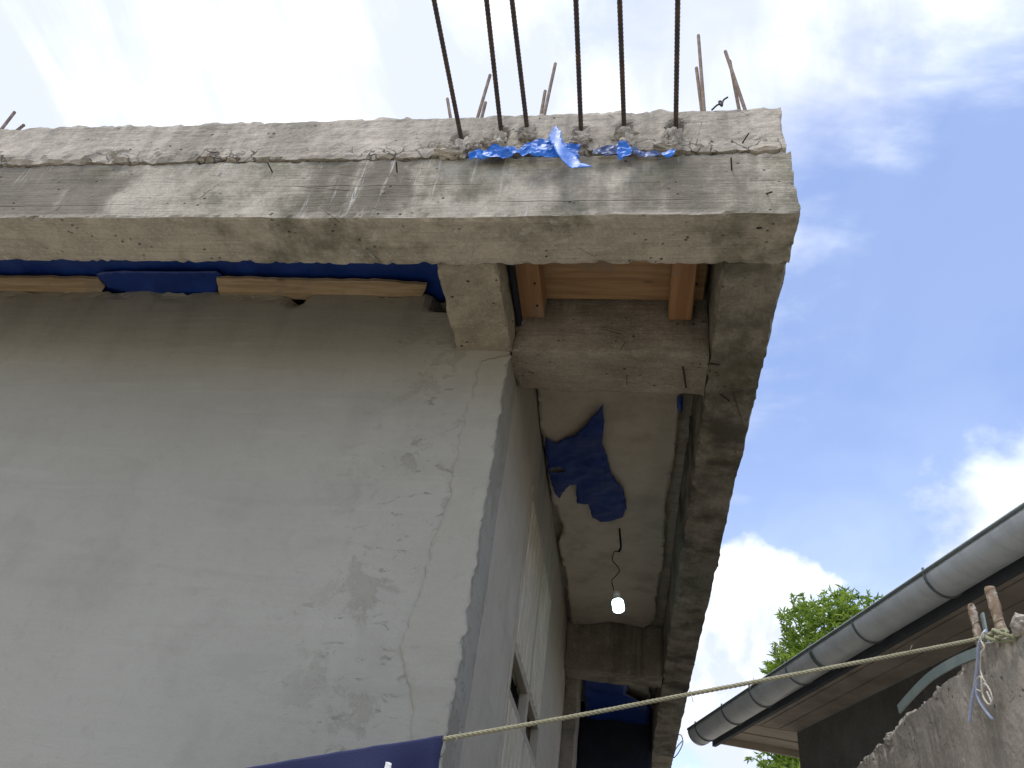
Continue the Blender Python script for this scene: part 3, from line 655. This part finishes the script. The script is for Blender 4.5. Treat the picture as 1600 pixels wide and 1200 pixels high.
o = sheet('blue_tarp', [[-0.135, 2.482, 3.47], [-0.165, 2.557, 3.47], [-0.204, 2.627, 3.47], [-0.253, 2.705, 3.47], [-0.341, 2.794, 3.47], [-0.387, 2.743, 3.47], [-0.396, 2.859, 3.47], [-0.393, 3.019, 3.47], [-0.373, 3.207, 3.47], [-0.357, 3.253, 3.47], [-0.329, 3.184, 3.47], [-0.301, 3.123, 3.47], [-0.271, 3.132, 3.47], [-0.271, 3.269, 3.47], [-0.219, 3.282, 3.47], [-0.201, 3.419, 3.47], [-0.164, 3.474, 3.47], [-0.11, 3.454, 3.47], [-0.053, 3.409, 3.47], [-0.035, 3.305, 3.47], [-0.057, 3.14, 3.47], [-0.098, 3.031, 3.47], [-0.122, 2.889, 3.47], [-0.14, 2.765, 3.47], [-0.135, 2.623, 3.47]],
          M['tarp_flap'], None, 0.014, 0.0015, lambda p, n: Vector((0, 0, 0.016 * fb(p, 5) + 0.006 * fb(p, 18) - 0.008)) + crease(0.004, 16, 3)(p, n), 0.0045,
          hole=lambda p: ((p.x - -0.35) / 0.035) ** 2 + ((p.y - 2.993) / 0.022) ** 2 < 1)
tag(o, 'large torn dark blue tarp hanging from the walkway ceiling, with a ripped hole', 'tarp')
o = sheet('blue_tarp', [[0.153, 2.425, 3.47], [0.176, 2.436, 3.47], [0.182, 2.498, 3.47], [0.175, 2.537, 3.47], [0.158, 2.508, 3.47]], M['tarp_dark'], None, 0.012, 0.0015, crease(0.006, 30))
tag(o, 'tiny dark blue scrap caught beside the side beam behind the cross beam', 'tarp')
o = sheet('blue_tarp', [(-0.34, 5.18, 3.485), (0.02, 5.18, 3.485), (0.03, 5.7, 3.47), (-0.02, 6.1, 3.42), (0.17, 6.3, 3.40), (0.17, 6.7, 3.38), (-0.34, 6.7, 3.38)], M['tarp_dark'], None, 0.04, 0.0015, lambda p, n: Vector((0, 0, 0.02 * fb(p, 4))), 0.01)
tag(o, 'blue tarp sagging under the ceiling at the far end of the walkway', 'tarp')
o = sheet('darkness_sheet', [(-0.40, 6.75, 3.53), (0.20, 6.75, 3.53), (0.20, 6.8, 2.3), (-0.40, 6.8, 2.3)], M['near_black'], None, 0.06, 0.003, lambda p, n: Vector((0, 0.04 * fb(p, 3), 0)))  # added sheet, its near-black colour stands in for the unlit depth of the walkway
tag(o, 'added near-black sheet standing in for the darkness at the far end of the walkway', 'tarp')
# scraps squeezed out of the joint in the slab edge
def joint(poly, mat, label, cell=0.008, amp=0.013, s=24, seed=1, dy=0.0):
    o = sheet('plastic_scrap', poly, M[mat], None, cell, 0.0012, crease(amp, s, seed), 0.002, smooth=False); tag(o, label, 'plastic scrap')
joint([[-0.498, 1.288, 3.441], [-0.474, 1.288, 3.456], [-0.444, 1.288, 3.47], [-0.422, 1.288, 3.488], [-0.392, 1.288, 3.474], [-0.359, 1.288, 3.473], [-0.349, 1.288, 3.452], [-0.369, 1.288, 3.431], [-0.397, 1.288, 3.423], [-0.433, 1.288, 3.43], [-0.463, 1.288, 3.422], [-0.489, 1.288, 3.42]], 'tarp_bright', 'bright blue crumpled plastic in the joint between the first and second long bars', seed=2)
joint([[-0.357, 1.284, 3.434], [-0.34, 1.284, 3.47], [-0.32, 1.284, 3.491], [-0.283, 1.284, 3.496], [-0.253, 1.284, 3.488], [-0.22, 1.284, 3.478], [-0.176, 1.284, 3.47], [-0.182, 1.284, 3.434], [-0.176, 1.284, 3.399], [-0.203, 1.284, 3.406], [-0.24, 1.284, 3.419], [-0.294, 1.284, 3.417], [-0.34, 1.284, 3.425]], 'tarp_bright', 'bright blue crumpled plastic behind the hanging flap, under the third long bar', seed=3)
fl = [[-0.259, 1.272, 3.536], [-0.25, 1.272, 3.539], [-0.242, 1.27, 3.517], [-0.232, 1.268, 3.501], [-0.231, 1.266, 3.473], [-0.221, 1.26, 3.437], [-0.202, 1.255, 3.411], [-0.183, 1.25, 3.386], [-0.172, 1.25, 3.357], [-0.169, 1.25, 3.343], [-0.151, 1.25, 3.328], [-0.133, 1.248, 3.306], [-0.149, 1.25, 3.312], [-0.171, 1.25, 3.323], [-0.197, 1.25, 3.327], [-0.219, 1.252, 3.356], [-0.238, 1.256, 3.393], [-0.251, 1.262, 3.435], [-0.266, 1.268, 3.474], [-0.269, 1.27, 3.505], [-0.261, 1.272, 3.521]]
o = sheet('plastic_scrap', fl, M['tarp_bright'], None, 0.006, 0.0012, lambda p, n: crease(0.0015, 20, 5)(p, n) + n * 0.005 * math.sin(p.x * 60), 0.001)
tag(o, 'bright blue torn plastic flap hanging over the beam between third and fourth long bars', 'plastic scrap')
joint([[-0.145, 1.296, 3.456], [-0.119, 1.296, 3.47], [-0.092, 1.296, 3.473], [-0.069, 1.296, 3.478], [-0.071, 1.296, 3.442], [-0.099, 1.296, 3.437], [-0.126, 1.296, 3.435], [-0.142, 1.296, 3.435]], 'tarp_faded', 'faded navy plastic tucked in the joint right of the fourth long bar', seed=4)
joint([[-0.072, 1.282, 3.47], [-0.048, 1.282, 3.475], [-0.036, 1.282, 3.445], [-0.034, 1.282, 3.409], [-0.053, 1.282, 3.401], [-0.069, 1.282, 3.39], [-0.076, 1.282, 3.422]], 'tarp_bright', 'small blue plastic tuft hanging below the fifth long bar', seed=6)
joint([[-0.034, 1.298, 3.473], [-0.003, 1.298, 3.454], [0.041, 1.298, 3.441], [0.044, 1.298, 3.429], [0.003, 1.298, 3.431], [-0.029, 1.298, 3.438]], 'tarp_faded', 'thin strip of faded blue plastic in the joint between fifth and sixth long bars', seed=7)
joint([[0.047, 1.286, 3.427], [0.068, 1.286, 3.435], [0.087, 1.286, 3.429], [0.08, 1.286, 3.414], [0.061, 1.286, 3.409], [0.049, 1.286, 3.415]], 'tarp_bright', 'smallest bright blue scrap under the sixth long bar', seed=8)
# crumpled cement paper packed round the bar feet
PAP = [[[-0.558, 1.3, 3.469], 22, 9], [[-0.524, 1.3, 3.487], 13, 20], [[-0.491, 1.3, 3.492], 10, 11], [[-0.42, 1.3, 3.527], 10, 14], [[-0.435, 1.3, 3.503], 16, 7], [[-0.334, 1.3, 3.543], 12, 12], [[-0.18, 1.3, 3.525], 14, 15], [[-0.193, 1.3, 3.494], 14, 8], [[-0.06, 1.3, 3.532], 15, 10], [[-0.045, 1.3, 3.501], 9, 16], [[0.077, 1.3, 3.521], 12, 20], [[0.061, 1.3, 3.473], 18, 9]]
PL = ['flat heap of crumpled grey paper left of the first long bar', 'crumpled grey paper at the foot of the first long bar', 'small paper lump just right of the first long bar',
      'crumpled grey paper at the foot of the second long bar', 'low paper lump left of the second long bar', 'crumpled brownish paper at the foot of the third long bar',
      'crumpled grey paper at the foot of the fourth long bar', 'low paper fold below left of the fourth long bar', 'crumpled paper with a curled left end at the foot of the fifth long bar',
      'hanging paper fold right of the fifth long bar', 'tall crumpled paper wad at the foot of the sixth long bar', 'low paper fold left of the sixth long bar']
for i, (c, rx, rz) in enumerate(PAP): tag(crumple('crumpled_paper', c, rx * 0.0021, 0.020, rz * 0.0021, M['paper'], None, i + 3, 4, 0.8), PL[i], 'paper', 'crumpled paper packed round the long bars')

# ------------------------------------------------------------------ lamp in the walkway
lt = Vector([-0.07, 3.609, 3.49]); lb = Vector([-0.06, 3.55, 3.064])
Lm = thing('light_bulb', lb, 'lit white bulb hanging on a thin kinked wire from the walkway ceiling', 'light bulb')
cp = [[-0.069, 3.55, 3.474], [-0.064, 3.55, 3.424], [-0.059, 3.55, 3.371], [-0.068, 3.55, 3.346], [-0.09, 3.55, 3.344], [-0.097, 3.55, 3.299], [-0.074, 3.55, 3.27], [-0.061, 3.55, 3.244], [-0.078, 3.55, 3.216], [-0.096, 3.55, 3.191], [-0.088, 3.55, 3.156], [-0.077, 3.55, 3.117]]
tube('cable', smoothpath(cp[:4], 5), 0.0055, M['cable'], Lm, 6); tube('cable', smoothpath(cp[3:], 6), 0.0026, M['cable'], Lm, 6)
def lathe(name, base, axis, prof, mat, parent, seg=20):
    axis = Vector(axis).normalized(); a = axis.cross(Vector((0, 1, 0.2))).normalized(); b = axis.cross(a); vs, fs = [], []
    for z, r in prof:
        for k in range(seg):
            g = 2 * math.pi * k / seg; vs.append(Vector(base) + axis * z + (a * math.cos(g) + b * math.sin(g)) * r)
    for i in range(len(prof) - 1):
        for k in range(seg): fs.append((i * seg + k, i * seg + (k + 1) % seg, (i + 1) * seg + (k + 1) % seg, (i + 1) * seg + k))
    fs.append(tuple(range(seg))[::-1]); fs.append(tuple((len(prof) - 1) * seg + k for k in range(seg)))
    return mesh(name, vs, fs, mat, parent, True)
ax = (-0.18, 0.06, 1)
lathe('glass', lb, ax, [(-0.027, 0.012), (-0.0265, 0.020), (-0.023, 0.0255), (-0.016, 0.028), (0.018, 0.028), (0.026, 0.0265), (0.03, 0.023)], M['bulb'], Lm)
lathe('socket', lb, ax, [(0.030, 0.024), (0.036, 0.020), (0.048, 0.015), (0.05, 0.017), (0.075, 0.016), (0.08, 0.006)], M['socket'], Lm)

# ------------------------------------------------------------------ neighbour's house
G0 = Vector((0.407, 5.67, 3.1)); A = Vector((0.278, -0.9606, 0)); B = Vector((0.9606, 0.278, 0)); U = Vector((0, 0, 1))
N = thing('neighbour_house', (1.077, 5.437, 0), 'low grey neighbouring house with boarded eaves and a long zinc gutter', 'house')
LA, LB, RG = 4.6, 5.0, 0.082
GS = -0.11        # slope of the eave line is none; depth of fascia
def wallslab(name, o, u, h, n, mat): return obox(name, o, u, U * h, n, mat, N)
W0 = Vector((1.077, 5.437, 0))
wallslab('wall', W0, A * 4.2, 3.085, B * 0.15, M['neigh_wall']); wallslab('wall', W0 + B * 0.152, B * 4.2, 3.085, A * 0.15, M['neigh_wall'])
def fpoly(name, pts, mat, th):
    n = len(pts); vs = list(pts) + [p + U * th for p in pts]
    return mesh(name, vs, [tuple(range(n))[::-1], tuple(range(n, 2 * n))] + [(i, (i + 1) % n, n + (i + 1) % n, n + i) for i in range(n)], mat, N)
z = 3.085; E0 = Vector((G0.x, G0.y, z)) + B * (2 * RG + 0.035) 
ov = (W0 - G0).dot(B) - 2 * RG - 0.035; oe = (W0 - G0).dot(A)
nb = 3
for k in range(nb):
    s0, s1 = ov * k / nb + 0.004, ov * (k + 1) / nb - 0.004
    fpoly('soffit_board', [E0 + A * (oe + 0.012) + B * s0, E0 + A * 4.4 + B * s0, E0 + A * 4.4 + B * s1, E0 + A * (oe + 0.012) + B * s1], M['soffit'], 0.02)
for k in range(2):
    s0, s1 = oe * k / 2 + 0.02, oe * (k + 1) / 2 + (0.0 if k else -0.012)
    fpoly('soffit_board', [E0 + A * s0 + B * (-0.02), E0 + A * s0 + B * 4.6, E0 + A * s1 + B * 4.6, E0 + A * s1 + B * (-0.02)], M['soffit_end'], 0.02)
obox('fascia', Vector((G0.x, G0.y, 3.02)) + B * (2 * RG + 0.006), A * 4.4, B * 0.025, U * 0.14, M['fascia'], N)
obox('fascia', Vector((G0.x, G0.y, 3.045)) + B * (2 * RG + 0.04) - A * 0.004, B * 4.6, A * 0.02, U * 0.12, M['soffit_end'], N)
def gutter():
    vs, fs = [], []; seg = 14; L = LA; n = 24; c0 = Vector((G0.x, G0.y, 3.1)) + B * RG
    for i in range(n + 1):
        p = c0 + A * (L * i / n)
        for r in (RG, RG - 0.004):
            for k in range(seg + 1):
                g = math.pi * k / seg; vs.append(p + (-B * math.cos(g) - U * math.sin(g) * 1.05) * r)
    w2 = 2 * (seg + 1)
    for i in range(n):
        for k in range(seg):
            a = i * w2 + k; fs.append((a, a + 1, a + w2 + 1, a + w2)); a += seg + 1; fs.append((a + 1, a, a + w2, a + w2 + 1))
        for k in (0, seg): a = i * w2 + k; fs.append((a, a + w2, a + w2 + seg + 1, a + seg + 1))
    o = mesh('gutter', vs, fs, M['zinc'], N, True)
    tube('bead', [c0 - B * RG + U * 0.002, c0 - B * RG + A * L + U * 0.002], 0.0085, M['bead'], o, 8)
    ce = []
    for k in range(seg + 1):
        g = math.pi * k / seg; ce.append(c0 - A * 0.001 + (-B * math.cos(g) - U * math.sin(g) * 1.05) * (RG + 0.003))
    ce2 = [p + A * 0.03 for p in ce]; m = len(ce); bulge = c0 - A * 0.022 - U * RG * 0.45
    mesh('end_cap', ce + ce2 + [bulge], [(i, i + 1, m + i + 1, m + i) for i in range(m - 1)] + [(i + 1, i, 2 * m) for i in range(m - 1)] + [(0, m - 1, 2 * m)], M['zinc'], o, True)
    for y, wd in zip([2.485, 3.069, 3.604, 4.0, 4.26, 4.70, 5.10, 5.54], [.011, .011, .011, .026, .011, .011, .011, .012]):
        t = (G0.y - y) / 0.9606; v2, f2 = [], []
        for s in (0, wd):
            for r in (RG + 0.001, RG + 0.006):
                for k in range(-1, seg + 3):
                    g = math.pi * k / seg; v2.append(c0 + A * (t + s) + (-B * math.cos(g) - U * math.sin(g) * 1.05) * r)
        m = seg + 4
        for k in range(m - 1):
            for a, b_ in ((0, 1), (3, 2), (2, 0), (1, 3)): f2.append((a * m + k, a * m + k + 1, b_ * m + k + 1, b_ * m + k))
        mesh('gutter_bracket', v2, f2, M['bracket'], o)
gutter()
def roof():
    sl = math.tan(math.radians(16)); o0 = Vector((G0.x, G0.y, 3.165)) + B * (RG * 1.2)
    vs, fs = [], []; n = 60; L = LA
    def h(s): return 0.009 * math.cos(2 * math.pi * s / 0.19)
    for i in range(n * 2 + 1):
        s = L * i / (n * 2)
        for dpt, zz_ in ((0.0, 0.0), (2.4, 2.4 * sl)):
            vs.append(o0 + A * max(s, dpt if dpt else 0) + B * dpt + U * (zz_ + h(s)))
    fs = [(2 * i, 2 * i + 2, 2 * i + 3, 2 * i + 1) for i in range(n * 2)]
    mesh('roof_sheet', vs, fs, M['roof'], N)
    v2 = [o0, o0 + B * 4.6, o0 + B * 4.6 + A * 2.4 + U * 2.4 * sl, o0 + A * 2.4 + B * 2.4 + U * 2.4 * sl]
    v2 = [p + U * 0.01 for p in v2]; mesh('roof_sheet', v2 + [p + U * 0.003 for p in v2], [(0, 1, 2, 3), (7, 6, 5, 4), (0, 4, 5, 1), (1, 5, 6, 2), (2, 6, 7, 3), (3, 7, 4, 0)], M['roof'], N)
roof()

# ------------------------------------------------------------------ boundary wall
BW = thing('boundary_wall', (0.77, 2.4, 0), 'grey rendered boundary wall with broken top and two crusted rebar stubs', 'wall')
TOP = [(1.0, 2.215), (1.447, 2.222), (1.50, 2.238), (1.556, 2.236), (1.60, 2.243), (1.66, 2.252), (1.762, 2.248), (1.85, 2.262), (2.025, 2.255), (2.15, 2.266), (2.309, 2.258), (2.5, 2.264), (2.754, 2.26), (4, 2.25)]
def topz(y):
    for (a, za), (b_, zb_) in zip(TOP, TOP[1:]):
        if a <= y <= b_: return za + (zb_ - za) * (y - a) / (b_ - a)
    return 2.23
def bw_extra(p, q, b):
    k = max(0, (p.z - 1.9) / 0.35); q.z += (topz(p.y) - 2.25) * k
    if (2, 1) in b: q.z += 0.012 * fb(p, 16, 5) + 0.008 * fb(p, 50, 3) - (0.022 * max(0, fb(p + Vector((3, 3, 3)), 9, 2)))
    if (0, -1) in b: q.x += 0.003 * fb(p, 6, 4) + 0.016 * max(0, fb(p + Vector((7, 1, 1)), 10, 4)) * max(0, (p.z - 2.13) / 0.12)
    return q
rough_box('wall_body', lin((0.70, 0.84, 0.014)), lin((-1.5, 1.1, 0.1), (1.1, 3.0, 0.009), (3.0, 5.2, 0.06)), lin((0, 1.7, 0.2), (1.7, 2.25, 0.012)), M['bwall'], BW, rough(0.002, 10, 0.020, 26, extra=bw_extra))
for i, (y, z_, s) in enumerate([(1.47, 2.235, .02), (1.63, 2.243, .018), (1.70, 2.235, .022), (1.74, 2.245, .014), (1.93, 2.25, .018), (2.12, 2.25, .02), (2.35, 2.25, .016), (2.6, 2.25, .02), (1.55, 2.205, .014)]):
    crumple('mortar_lump', (0.705 + (i % 3) * 0.008, y, z_ - 0.006), s * 0.8, s * 1.3, s, M['bwall'], BW, i + 20, 3, 0.5)
for (t0, t1, d_, x_) in [[[0.712, 1.666, 2.349], [0.712, 1.67, 2.261], 0.0125, 0.712], [[0.712, 1.565, 2.342], [0.712, 1.563, 2.239], 0.0175, 0.712]]:
    a, b_ = Vector(t0), Vector(t1); rebar([b_ + (b_ - a), b_, a], d_, M['rebar_crust'], BW, 0.012, 0.0035)

# strips of grey green plastic on the wall
st = [[0.694, 2.189, 2.27], [0.694, 2.075, 2.273], [0.694, 1.939, 2.271], [0.694, 1.801, 2.256], [0.694, 1.704, 2.24], [0.694, 1.639, 2.227]]
def ribbon(name, pts, wv, th, label):
    pts = smoothpath(pts, 6); wv = Vector(wv); vs, fs = [], []
    for p in pts: vs += [p, p + wv, p + wv + Vector((th, 0, 0)), p + Vector((th, 0, 0))]
    for i in range(len(pts) - 1):
        for k in range(4): fs.append((4 * i + k, 4 * i + (k + 1) % 4, 4 * i + 4 + (k + 1) % 4, 4 * i + 4 + k))
    e = 4 * (len(pts) - 1); fs += [(3, 2, 1, 0), (e, e + 1, e + 2, e + 3)]
    tag(mesh(name, vs, fs, M['pvc'], None, False), label, 'plastic strip', 'grey green plastic strips on the boundary wall')
ribbon('plastic_strip', st, (0, 0.006, 0.022), 0.004, 'long curved grey green plastic strip lying along the broken wall top')
ribbon('plastic_strip', [[0.725, 1.667, 2.328], [0.725, 1.671, 2.295], [0.725, 1.676, 2.261]], (0, -0.013, 0.0), 0.004, 'short upright grey green plastic strip between the two wall rebars')

# ------------------------------------------------------------------ clothes line
rp = [[0.7, 1.584, 2.254], [0.69, 1.616, 2.255], [0.514, 1.58, 2.194], [0.311, 1.55, 2.129], [0.104, 1.52, 2.063], [-0.094, 1.49, 1.999], [-0.327, 1.46, 1.929]] + [(-0.633, 1.4, 1.834), (-1.2, 1.35, 1.66), (-2.6, 1.862, 1.35)]
CL = thing('clothes_line', rp[1], 'twisted beige rope line stretched across the alley from the boundary wall', 'rope')
twist('rope', smoothpath(rp, 10), 0.0040, 36, M['rope'], CL)
kn = [[0.69, 1.616, 2.255], [0.69, 1.571, 2.245], [0.69, 1.532, 2.24], [0.69, 1.505, 2.223], [0.69, 1.49, 2.21], [0.69, 1.518, 2.214], [0.69, 1.556, 2.233], [0.69, 1.569, 2.247], [0.69, 1.539, 2.239], [0.69, 1.52, 2.22], [0.69, 1.5, 2.222], [0.69, 1.526, 2.239], [0.69, 1.564, 2.24], [0.69, 1.59, 2.242]]
kn = [(p[0] + 0.010 * math.sin(i * 1.9), p[1], p[2]) for i, p in enumerate(kn)]
twist('knot', smoothpath(kn, 8), 0.0038, 36, M['rope_knot'], CL)
for k, (px, py, s) in enumerate([[0.539, 2.201, 1.58], [0.231, 2.104, 1.54], [0.11, 2.064, 1.52], [-0.302, 1.937, 1.465]]):
    random.seed(k); q = Vector((px, s, py)); tube('fibre', [q, q + Vector((0.004, -0.003, 0.008)), q + Vector((random.uniform(-.008, .01), -0.004, random.choice((-.014, .014))))], 0.0006, M['rope'], CL, 4)
def cord(name, pts, r, mat, label, cat, tw=60):
    tag(twist(name, smoothpath(pts, 8), r, tw, M[mat], None, 3, 5, 0.003), label, cat)
cord('cord', [[0.7, 1.602, 2.267], [0.684, 1.589, 2.247], [0.682, 1.608, 2.236], [0.684, 1.64, 2.209], [0.685, 1.675, 2.182], [0.684, 1.709, 2.155], [0.684, 1.738, 2.128]], 0.0032, 'blue_cord', 'longer pale blue cord hanging from the rope knot on the boundary wall', 'cord')
cord('cord', [[0.68, 1.641, 2.184], [0.681, 1.664, 2.166], [0.682, 1.663, 2.146], [0.683, 1.649, 2.125], [0.684, 1.63, 2.104]], 0.0028, 'blue_cord', 'shorter pale blue cord end swinging right beside the white string loops', 'cord')
cord('string', [[0.695, 1.589, 2.255], [0.684, 1.578, 2.253], [0.68, 1.586, 2.24], [0.68, 1.58, 2.223], [0.678, 1.596, 2.216], [0.68, 1.62, 2.195], [0.678, 1.614, 2.175], [0.68, 1.613, 2.165], [0.678, 1.633, 2.157], [0.68, 1.661, 2.171], [0.678, 1.644, 2.182], [0.676, 1.616, 2.178], [0.674, 1.622, 2.155], [0.676, 1.622, 2.135], [0.678, 1.612, 2.125], [0.678, 1.595, 2.131], [0.676, 1.595, 2.15], [0.674, 1.607, 2.163], [0.674, 1.624, 2.147], [0.673, 1.609, 2.126], [0.675, 1.597, 2.124], [0.674, 1.602, 2.146]], 0.0017, 'white_cord', 'white string tied in loose hanging loops beside the blue cords', 'string')

# navy cloth over the line
def cloth():
    r = [Vector(p) for p in smoothpath(rp, 10)]
    r = [p for p in r if -1.25 < p.x < -0.332]; r.sort(key=lambda p: -p.x); r.insert(0, Vector(rp[6]))
    vs = []; prof = []
    m = 26
    for k in range(-m, m + 1): prof.append(k)
    f2 = []
    n = 60; L = [0]
    for i in range(len(r) - 1): L.append(L[-1] + (r[i + 1] - r[i]).length)
    def at(s):
        for i in range(len(L) - 1):
            if s <= L[i + 1]: return r[i].lerp(r[i + 1], (s - L[i]) / (L[i + 1] - L[i]))
        return r[-1]
    for i in range(n + 1):
        s = L[-1] * i / n; c = at(s)
        for k in prof:
            u_ = abs(k) / m; sg = 1 if k > 0 else -1
            drop = 0.0 if k == 0 else 0.008 + 0.62 * u_ ** 1.15
            wv = 0.034 * math.sin(s * 26 + 1.2 * math.sin(s * 9)) * min(1, u_ * 4) + 0.012 * fb((s, u_, sg), 7)
            gather = 0.012 * max(0, fb((s * 30, 0, 0), 1)) * (1 - u_)
            R_ = 0.0066; th = min(abs(k), 3) / 3 * math.pi / 2
            yy = 0 if k == 0 else (0.0075 + 0.012 * u_) * sg + wv * min(1, u_ * 5 + 0.1)
            if abs(k) <= 3: vs.append((c.x, c.y + sg * R_ * math.sin(th) * (1 if k else 0), c.z + R_ * math.cos(th) + 0.002 * max(0, fb((s * 30, 0, 0), 1)))); continue
            u_ = (abs(k) - 3) / (m - 3); drop = 0.60 * u_; yy = sg * (R_ + 0.012 * u_) + wv * min(1, u_ * 4)
            vs.append((c.x + 0.006 * fb((s, u_ * 3, sg * 2), 4), c.y + yy, c.z - drop))
    w_ = len(prof)
    fs = [(i * w_ + k, i * w_ + k + 1, (i + 1) * w_ + k + 1, (i + 1) * w_ + k) for i in range(n) for k in range(w_ - 1)]
    o = mesh('hanging_cloth', vs, fs, M['cloth'], None, True); md = o.modifiers.new('thickness', 'SOLIDIFY'); md.thickness = 0.0022
    tag(o, 'navy blue cloth folded over the rope line at the bottom of the front wall', 'cloth')
    p = [-0.4, 1.395, 1.867]
    sheet('care_label', [(p[0] - 0.006, p[1], p[2] - 0.02), (p[0] + 0.007, p[1], p[2] - 0.02), (p[0] + 0.006, p[1], p[2] + 0.001), (p[0] - 0.005, p[1], p[2] + 0.002)], M['label'], o, 0.005, 0.001, crease(0.002, 60))
cloth()
# loops of loose wire at the far end of the side beam
wv = [[0.359, 6.6, 3.278], [0.414, 6.6, 3.302], [0.433, 6.6, 3.247], [0.398, 6.6, 3.168], [0.359, 6.6, 3.127], [0.379, 6.6, 3.195], [0.428, 6.6, 3.256]]
tube('loose_wire', smoothpath(wv, 6), 0.004, M['rebar_rust'], H, 5)

# ------------------------------------------------------------------ tree behind the neighbour's roof
def tree():
    T = thing('tree', (3.7, 13.3, 0), 'bright green leafy tree rising behind the neighbouring roof', 'tree')
    lim = [((3.7, 13.3, 0), (3.68, 13.3, 1.6), (3.75, 13.35, 3.0), (3.7, 13.3, 4.6))]
    vs, fs = [], []; p = smoothpath(lim[0], 8); tube_geo(p, lambda i: 0.17 - 0.004 * i, 10, vs, fs); mesh('trunk', vs, fs, M['bark'], T, True)
    LOBES = [((3.45, 13.1, 6.45), 1.02), ((4.0, 13.4, 6.2), 1.1), ((2.78, 13.0, 5.85), 0.62), ((2.75, 12.9, 4.35), 0.78), ((3.6, 13.2, 5.1), 1.2), ((4.6, 13.5, 5.0), 1.2), ((3.1, 13.6, 5.2), 0.9)]
    for c, r in LOBES:
        a = Vector((3.7, 13.3, 3.2 + random.uniform(0, 0.8))); b_ = Vector(c); m = a.lerp(b_, 0.5) + Vector((0, 0, 0.15))
        tube('limb', smoothpath([a, m, b_], 6), lambda i: 0.07 - 0.0045 * i, M['bark'], T, 7)
    random.seed(11); vs, fs, tint = [], [], []
    for c, r in LOBES:
        for _ in range(int(1050 * r * r)):
            v = Vector((random.gauss(0, 1), random.gauss(0, 1), random.gauss(0, 1))).normalized()
            q = Vector(c) + v * r * 1.06 * (random.random() ** 0.42) * (1 + 0.28 * fb(v * 1.0 + Vector(c), 2.3, 3))
            ax_ = (v * 0.8 + Vector((random.uniform(-.6, .6), random.uniform(-.6, .6), random.uniform(-.3, .7)))).normalized(); tt = random.random()
            for _k in range(13):
                dl = (ax_ * random.uniform(-0.1, 0.9) + Vector((random.gauss(0, .6), random.gauss(0, .6), random.gauss(-0.15, .5)))).normalized()
                l = random.uniform(0.07, 0.135); sdv = dl.cross(Vector((random.gauss(0, 1), random.gauss(0, 1), random.gauss(0, 1)))).normalized() * l * 0.15
                o = q + ax_ * random.uniform(-0.05, 0.08); b0 = len(vs); nr = dl.cross(sdv).normalized() * l * 0.12
                vs += [o, o + dl * l * 0.45 + sdv + nr, o + dl * l - nr, o + dl * l * 0.45 - sdv + nr]; fs += [(b0, b0 + 1, b0 + 2), (b0, b0 + 2, b0 + 3)]
                tint += [min(1, max(0, tt * 0.75 + random.random() * 0.25))] * 4
    o = mesh('foliage', vs, fs, M['leaf'], T); at_ = o.data.attributes.new('tint', 'FLOAT', 'POINT'); at_.data.foreach_set('value', tint); o['kind'] = 'stuff'
tree()
